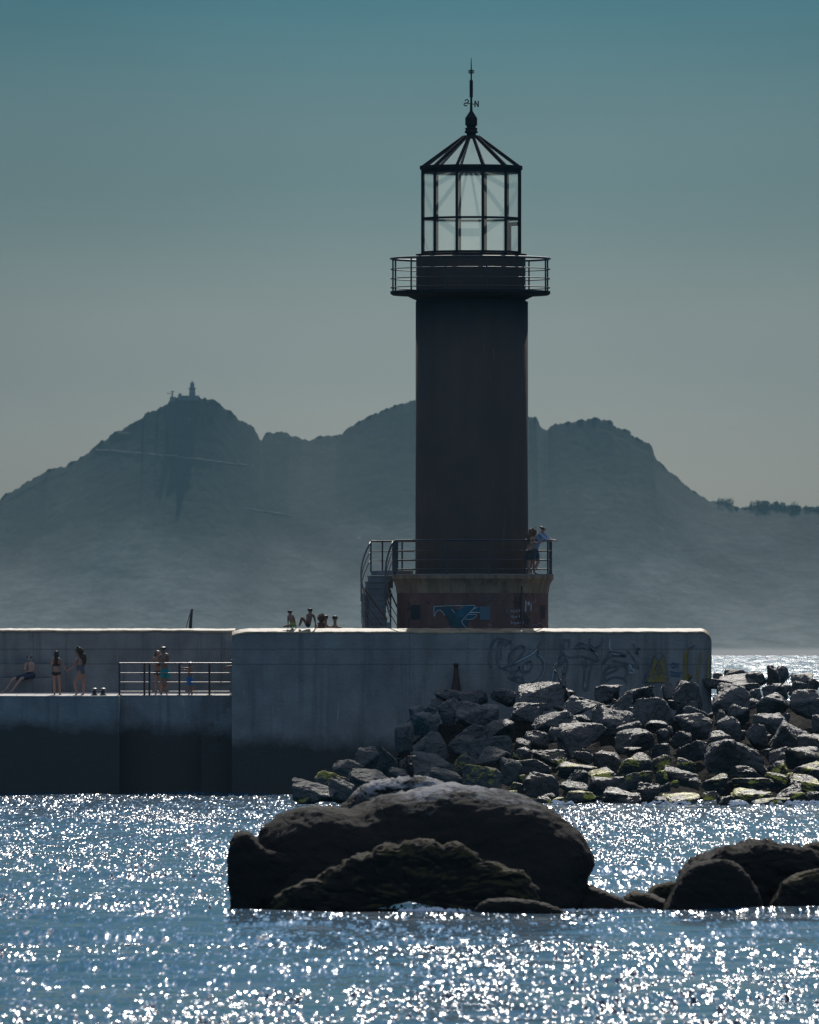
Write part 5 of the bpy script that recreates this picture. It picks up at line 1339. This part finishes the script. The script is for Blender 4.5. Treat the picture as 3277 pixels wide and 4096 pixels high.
# 6 half hidden by the block
Yp = 418.9; f = P(940, 2784, Yp)
person('person half hidden by the concrete block, one forearm resting over the railing', f, .90, px_pose(940, 2784, Yp, {
 'pelvis': (944,2694), 'waist': (943,2680), 'chest': (941,2664), 'neckb': (938,2648), 'neck': (934,2642), 'head0': (930,2637), 'head': (928,2630), 'crown': (929,2622),
 'shL': (932,2653,-.02), 'elL': (900,2655,-.10), 'wrL': (888,2672,-.16), 'haL': (884,2680,-.17), 'shR': (952,2652,.1), 'elR': (958,2672,.1), 'wrR': (956,2690), 'haR': (955,2696),
 'hipL': (937,2703), 'knL': (937,2740,-.02), 'anL': (936,2778), 'toL': (932,2782,-.12), 'hipR': (951,2703), 'knR': (953,2740), 'anR': (953,2778), 'toR': (953,2782,-.12), 'face': (-1,-.5,0)}),
 SKIN_B, .9, wear=[('shorts', NAVY, .8)], hair=('short', HAIRB))
# 7, 8 boys on the wall top
g4 = lambda x, y, *d: (1000+x/3.45, 2350+y/3.45, *d)
Yp = 416.6; f = P(1172, 2514, Yp)
person('shirtless boy with green shorts sitting on the wall top, leftmost of the sunbathing row', f, .84, px_pose(1172, 2514, Yp, {
 'pelvis': g4(590,505,.05), 'waist': g4(580,465,.05), 'chest': g4(562,405,.03), 'neckb': g4(552,350), 'neck': g4(548,330), 'head0': g4(546,320), 'head': g4(544,303), 'crown': g4(544,286),
 'shL': g4(520,372,.0), 'elL': g4(515,430,.02), 'wrL': g4(516,492,.0), 'haL': g4(512,518,.0), 'shR': g4(592,365), 'elR': g4(618,430,.15), 'wrR': g4(632,498,.25), 'haR': g4(636,520,.25),
 'hipL': g4(560,512,-.05), 'knL': g4(500,520,-.15), 'anL': g4(440,536,-.20), 'toL': g4(428,530,-.22), 'hipR': g4(600,515,.02), 'knR': g4(585,525,.4), 'anR': g4(560,530,.7), 'toR': g4(555,520,.8), 'face': (.15,1,0)}),
 SKIN_A, .82, 'people sitting on the wall top', wear=[('shorts', GREENC, .35)], hair=('short', HAIRB))
Yp = 416.7; f = P(1240, 2514, Yp)
person('shirtless boy with raised knees sitting on the wall top, leaning back on one arm', f, .90, px_pose(1240, 2514, Yp, {
 'pelvis': g4(808,505), 'waist': g4(815,460), 'chest': g4(825,400), 'neckb': g4(832,346), 'neck': g4(832,325), 'head0': g4(832,312), 'head': g4(831,292), 'crown': g4(831,270),
 'shL': g4(790,366,-.02), 'elL': g4(786,420,-.10), 'wrL': g4(775,455,-.2), 'haL': g4(768,462,-.2), 'shR': g4(885,370), 'elR': g4(905,430,.05), 'wrR': g4(912,492,.1), 'haR': g4(914,520,.1),
 'hipL': g4(790,510,-.04), 'knL': g4(708,392,-.12), 'anL': g4(668,520,-.12), 'toL': g4(650,528,-.14), 'hipR': g4(815,515,.05), 'knR': g4(712,405,.12), 'anR': g4(672,518,.12), 'toR': g4(655,528,.12), 'face': (.1,1,0)}),
 SKIN_B, .88, 'people sitting on the wall top', wear=[('shorts', NAVY, .3)], hair=('short', HAIRB))
# 9, 10, 11 lower down behind the parapet
def low_sitter(label, hx, hy, sx, sw, Yp, sk, hair, s=.98, face=(0,1,0)):
    zf = ZT-.455; k = Yp/F; base = Vector((X(sx, Yp), Yp, zf)); B = lambda px, py: ((px-sx)*k, Z(py, Yp)-zf)
    hd = B(hx, hy); sh = B(sx, hy+33)
    J = {'pelvis': (.0, .10, .02), 'waist': (0, .26, .02), 'chest': (0, sh[1]-.14, .0), 'neckb': (sh[0]*.0, sh[1]-.01), 'neck': (hd[0]*.6, sh[1]+.06), 'head0': (hd[0]*.9, hd[1]-.07), 'head': (hd[0], hd[1]), 'crown': (hd[0], hd[1]+.085),
         'shL': (-sw, sh[1]-.05), 'elL': (-sw-.06, sh[1]-.30, .08), 'wrL': (-sw-.04, .06, .2), 'haL': (-sw-.04, .03, .27), 'shR': (sw, sh[1]-.05), 'elR': (sw+.06, sh[1]-.30, .08), 'wrR': (sw+.04, .06, .2), 'haR': (sw+.04, .03, .27),
         'hipL': (-.10, .09, .05), 'knL': (-.14, .30, .45), 'anL': (-.14, .05, .75), 'toL': (-.14, .03, .88), 'hipR': (.10, .09, .05), 'knR': (.14, .30, .45), 'anR': (.14, .05, .75), 'toR': (.14, .03, .88), 'face': face}
    return person(label, base, s, {n: (v if n == 'face' else tuple(c/s for c in v)) for n, v in J.items()}, sk, 1.0, 'people sitting on the wall top', wear=[('shorts', NAVY, .8)], hair=(hair, HAIRC if hair == 'curly' else HAIRB))
low_sitter('person with thick curly hair seen from the shoulders up behind the wall edge', 1286, 2476, 1284, .21, 417.75, SKIN_A, 'curly')
low_sitter('dark-haired head close behind the curly-haired sunbather on the wall top', 1302, 2472, 1303, .19, 418.35, SKIN_B, 'short')
low_sitter('short-haired person seen from the shoulders up, rightmost of the sunbathing row', 1340, 2474, 1341, .21, 417.8, SKIN_B, 'short')
# 12, 13 couple on the platform
g2b = lambda x, y, *d: (2050+x/6.16, 2050+y/6.16, *d)
Yp = 420.95; f = P(2126, 2299, Yp)
person('man in a pale blue shirt and dark shorts leaning forward on the platform railing', f, 1.0, px_pose(2126, 2299, Yp, {
 'pelvis': g2b(545,940), 'waist': g2b(560,840), 'chest': g2b(650,640), 'neckb': g2b(730,500), 'neck': g2b(750,460), 'head0': g2b(755,430), 'head': g2b(757,400), 'crown': g2b(760,365),
 'shL': g2b(690,540,-.12), 'elL': g2b(800,660,-.20), 'wrL': g2b(960,685,-.15), 'haL': g2b(1030,690,-.12), 'shR': g2b(770,530,.12), 'elR': g2b(880,640,.16), 'wrR': g2b(990,680,.05), 'haR': g2b(1045,680,.0),
 'hipL': g2b(500,1000,-.08), 'knL': g2b(520,1250,-.12), 'anL': g2b(540,1480,-.10), 'toL': g2b(640,1515,-.12), 'hipR': g2b(590,1000,.08), 'knR': g2b(640,1210,.05), 'anR': g2b(520,1470,.10), 'toR': g2b(600,1515,.08), 'face': (1,.1,0)}),
 SKIN_A, 1.05, wear=[('shirt', SHIRT), ('shorts', DKSH, .75)], hair=('short', HAIRB))
Yp = 420.7; f = P(2112, 2299, Yp)
person('woman with long light brown hair leaning beside the man in the pale shirt', f, .95, px_pose(2112, 2299, Yp, {
 'pelvis': g2b(415,960), 'waist': g2b(430,850), 'chest': g2b(480,680), 'neckb': g2b(520,560), 'neck': g2b(535,520), 'head0': g2b(548,490), 'head': g2b(550,455), 'crown': g2b(548,420),
 'shL': g2b(470,580,-.12), 'elL': g2b(440,720,-.18), 'wrL': g2b(540,700,-.25), 'haL': g2b(590,695,-.27), 'shR': g2b(560,590,.12), 'elR': g2b(600,680,.1), 'wrR': g2b(690,690,-.05), 'haR': g2b(730,690,-.1),
 'hipL': g2b(390,1010,-.07), 'knL': g2b(400,1240,-.08), 'anL': g2b(405,1480,-.05), 'toL': g2b(450,1510,-.10), 'hipR': g2b(440,1010,.07), 'knR': g2b(425,1250,.05), 'anR': g2b(420,1480,.08), 'toR': g2b(480,1510,.08), 'face': (1,.2,0)}),
 SKIN_C, 1.0, wear=[('shorts', cloth('olive shorts', (.06,.07,.05)), .7), ('top', cloth('tan top', (.25,.17,.12)))], hair=('curly', simple('light brown hair', (.22,.12,.06), .55, .4, 30)))

# cormorant standing on the ridge behind the dome
def cormorant():
    Yb = 237.2; b = P(1643, 3104, Yb)
    t = thing('cormorant', 'black cormorant standing upright on the bird-limed rock ridge, head turned right', 'bird', b)
    BL = simple('black plumage', (.012,.012,.015), .55, .3, 20)
    q = lambda x, y, d=0.0: P(1643+(x-1643)*1.2, 3110+(y-3110)*1.12-6, Yb)+Vector((0,d,0)); k = Yb/F*1.5
    n = {'body': (q(1643,3085), 11*k), 'belly': (q(1645,3096), 10*k), 'tail': (q(1648,3106,.05), 5*k), 'tail2': (q(1652,3114,.08), 3*k), 'breast': (q(1638,3073), 8.5*k), 'nk0': (q(1633,3064), 5*k), 'nk1': (q(1629,3055), 3.6*k), 'nk2': (q(1630,3047), 3.3*k), 'head': (q(1635,3041), 4.4*k), 'bk': (q(1642,3040), 1.8*k),
         'lg1': (q(1641,3104,-.03), 2.6*k), 'ft1': (q(1641,3111,-.04), 2.2*k), 'to1': (q(1647,3113,-.08), 1.6*k), 'lg2': (q(1646,3104,.03), 2.6*k), 'ft2': (q(1646,3111,.03), 2.2*k), 'to2': (q(1652,3113,-.02), 1.6*k)}
    skin_mesh('body', n, [('body','belly'),('belly','tail'),('tail','tail2'),('body','breast'),('breast','nk0'),('nk0','nk1'),('nk1','nk2'),('nk2','head'),('head','bk'),('belly','lg1'),('lg1','ft1'),('ft1','to1'),('belly','lg2'),('lg2','ft2'),('ft2','to2')], BL, t)
    skin_mesh('beak', {0: (q(1641,3040), 1.6*k), 1: (q(1650,3039), 1.2*k), 2: (q(1659,3039), .9*k), 3: (q(1660,3041), .6*k)}, [(0,1),(1,2),(2,3)], simple('horn beak', (.35,.30,.18), .35), t)
    for d in (-1, 1):
        skin_mesh('wing', {0: (q(1638,3074,d*.045), 4.5*k), 1: (q(1643,3087,d*.055), 6*k), 2: (q(1648,3100,d*.04), 4*k), 3: (q(1651,3108,d*.02), 2*k)}, [(0,1),(1,2),(2,3)], BL, t)
cormorant()
# ---------------------------------------------------------------- haze
def make_haze():
    mb = MB(); mb.box(-4000, 4000, -150, 11000, -3.0, 228)
    m = bpy.data.materials.new('haze'); m.use_nodes = True
    Nn = m.node_tree.nodes; Ll = m.node_tree.links; Nn.clear()
    out = Nn.new('ShaderNodeOutputMaterial'); pv = Nn.new('ShaderNodeVolumePrincipled')
    pv.inputs['Color'].default_value = (0.40, 0.80, 1.0, 1); pv.inputs['Density'].default_value = HAZE
    pv.inputs['Anisotropy'].default_value = 0.2
    Ll.new(pv.outputs[0], out.inputs['Volume'])
    m.cycles.homogeneous_volume = True
    o = mb.build('haze', m); tag(o, kind='stuff')
HAZE = 1.9e-5
make_haze()
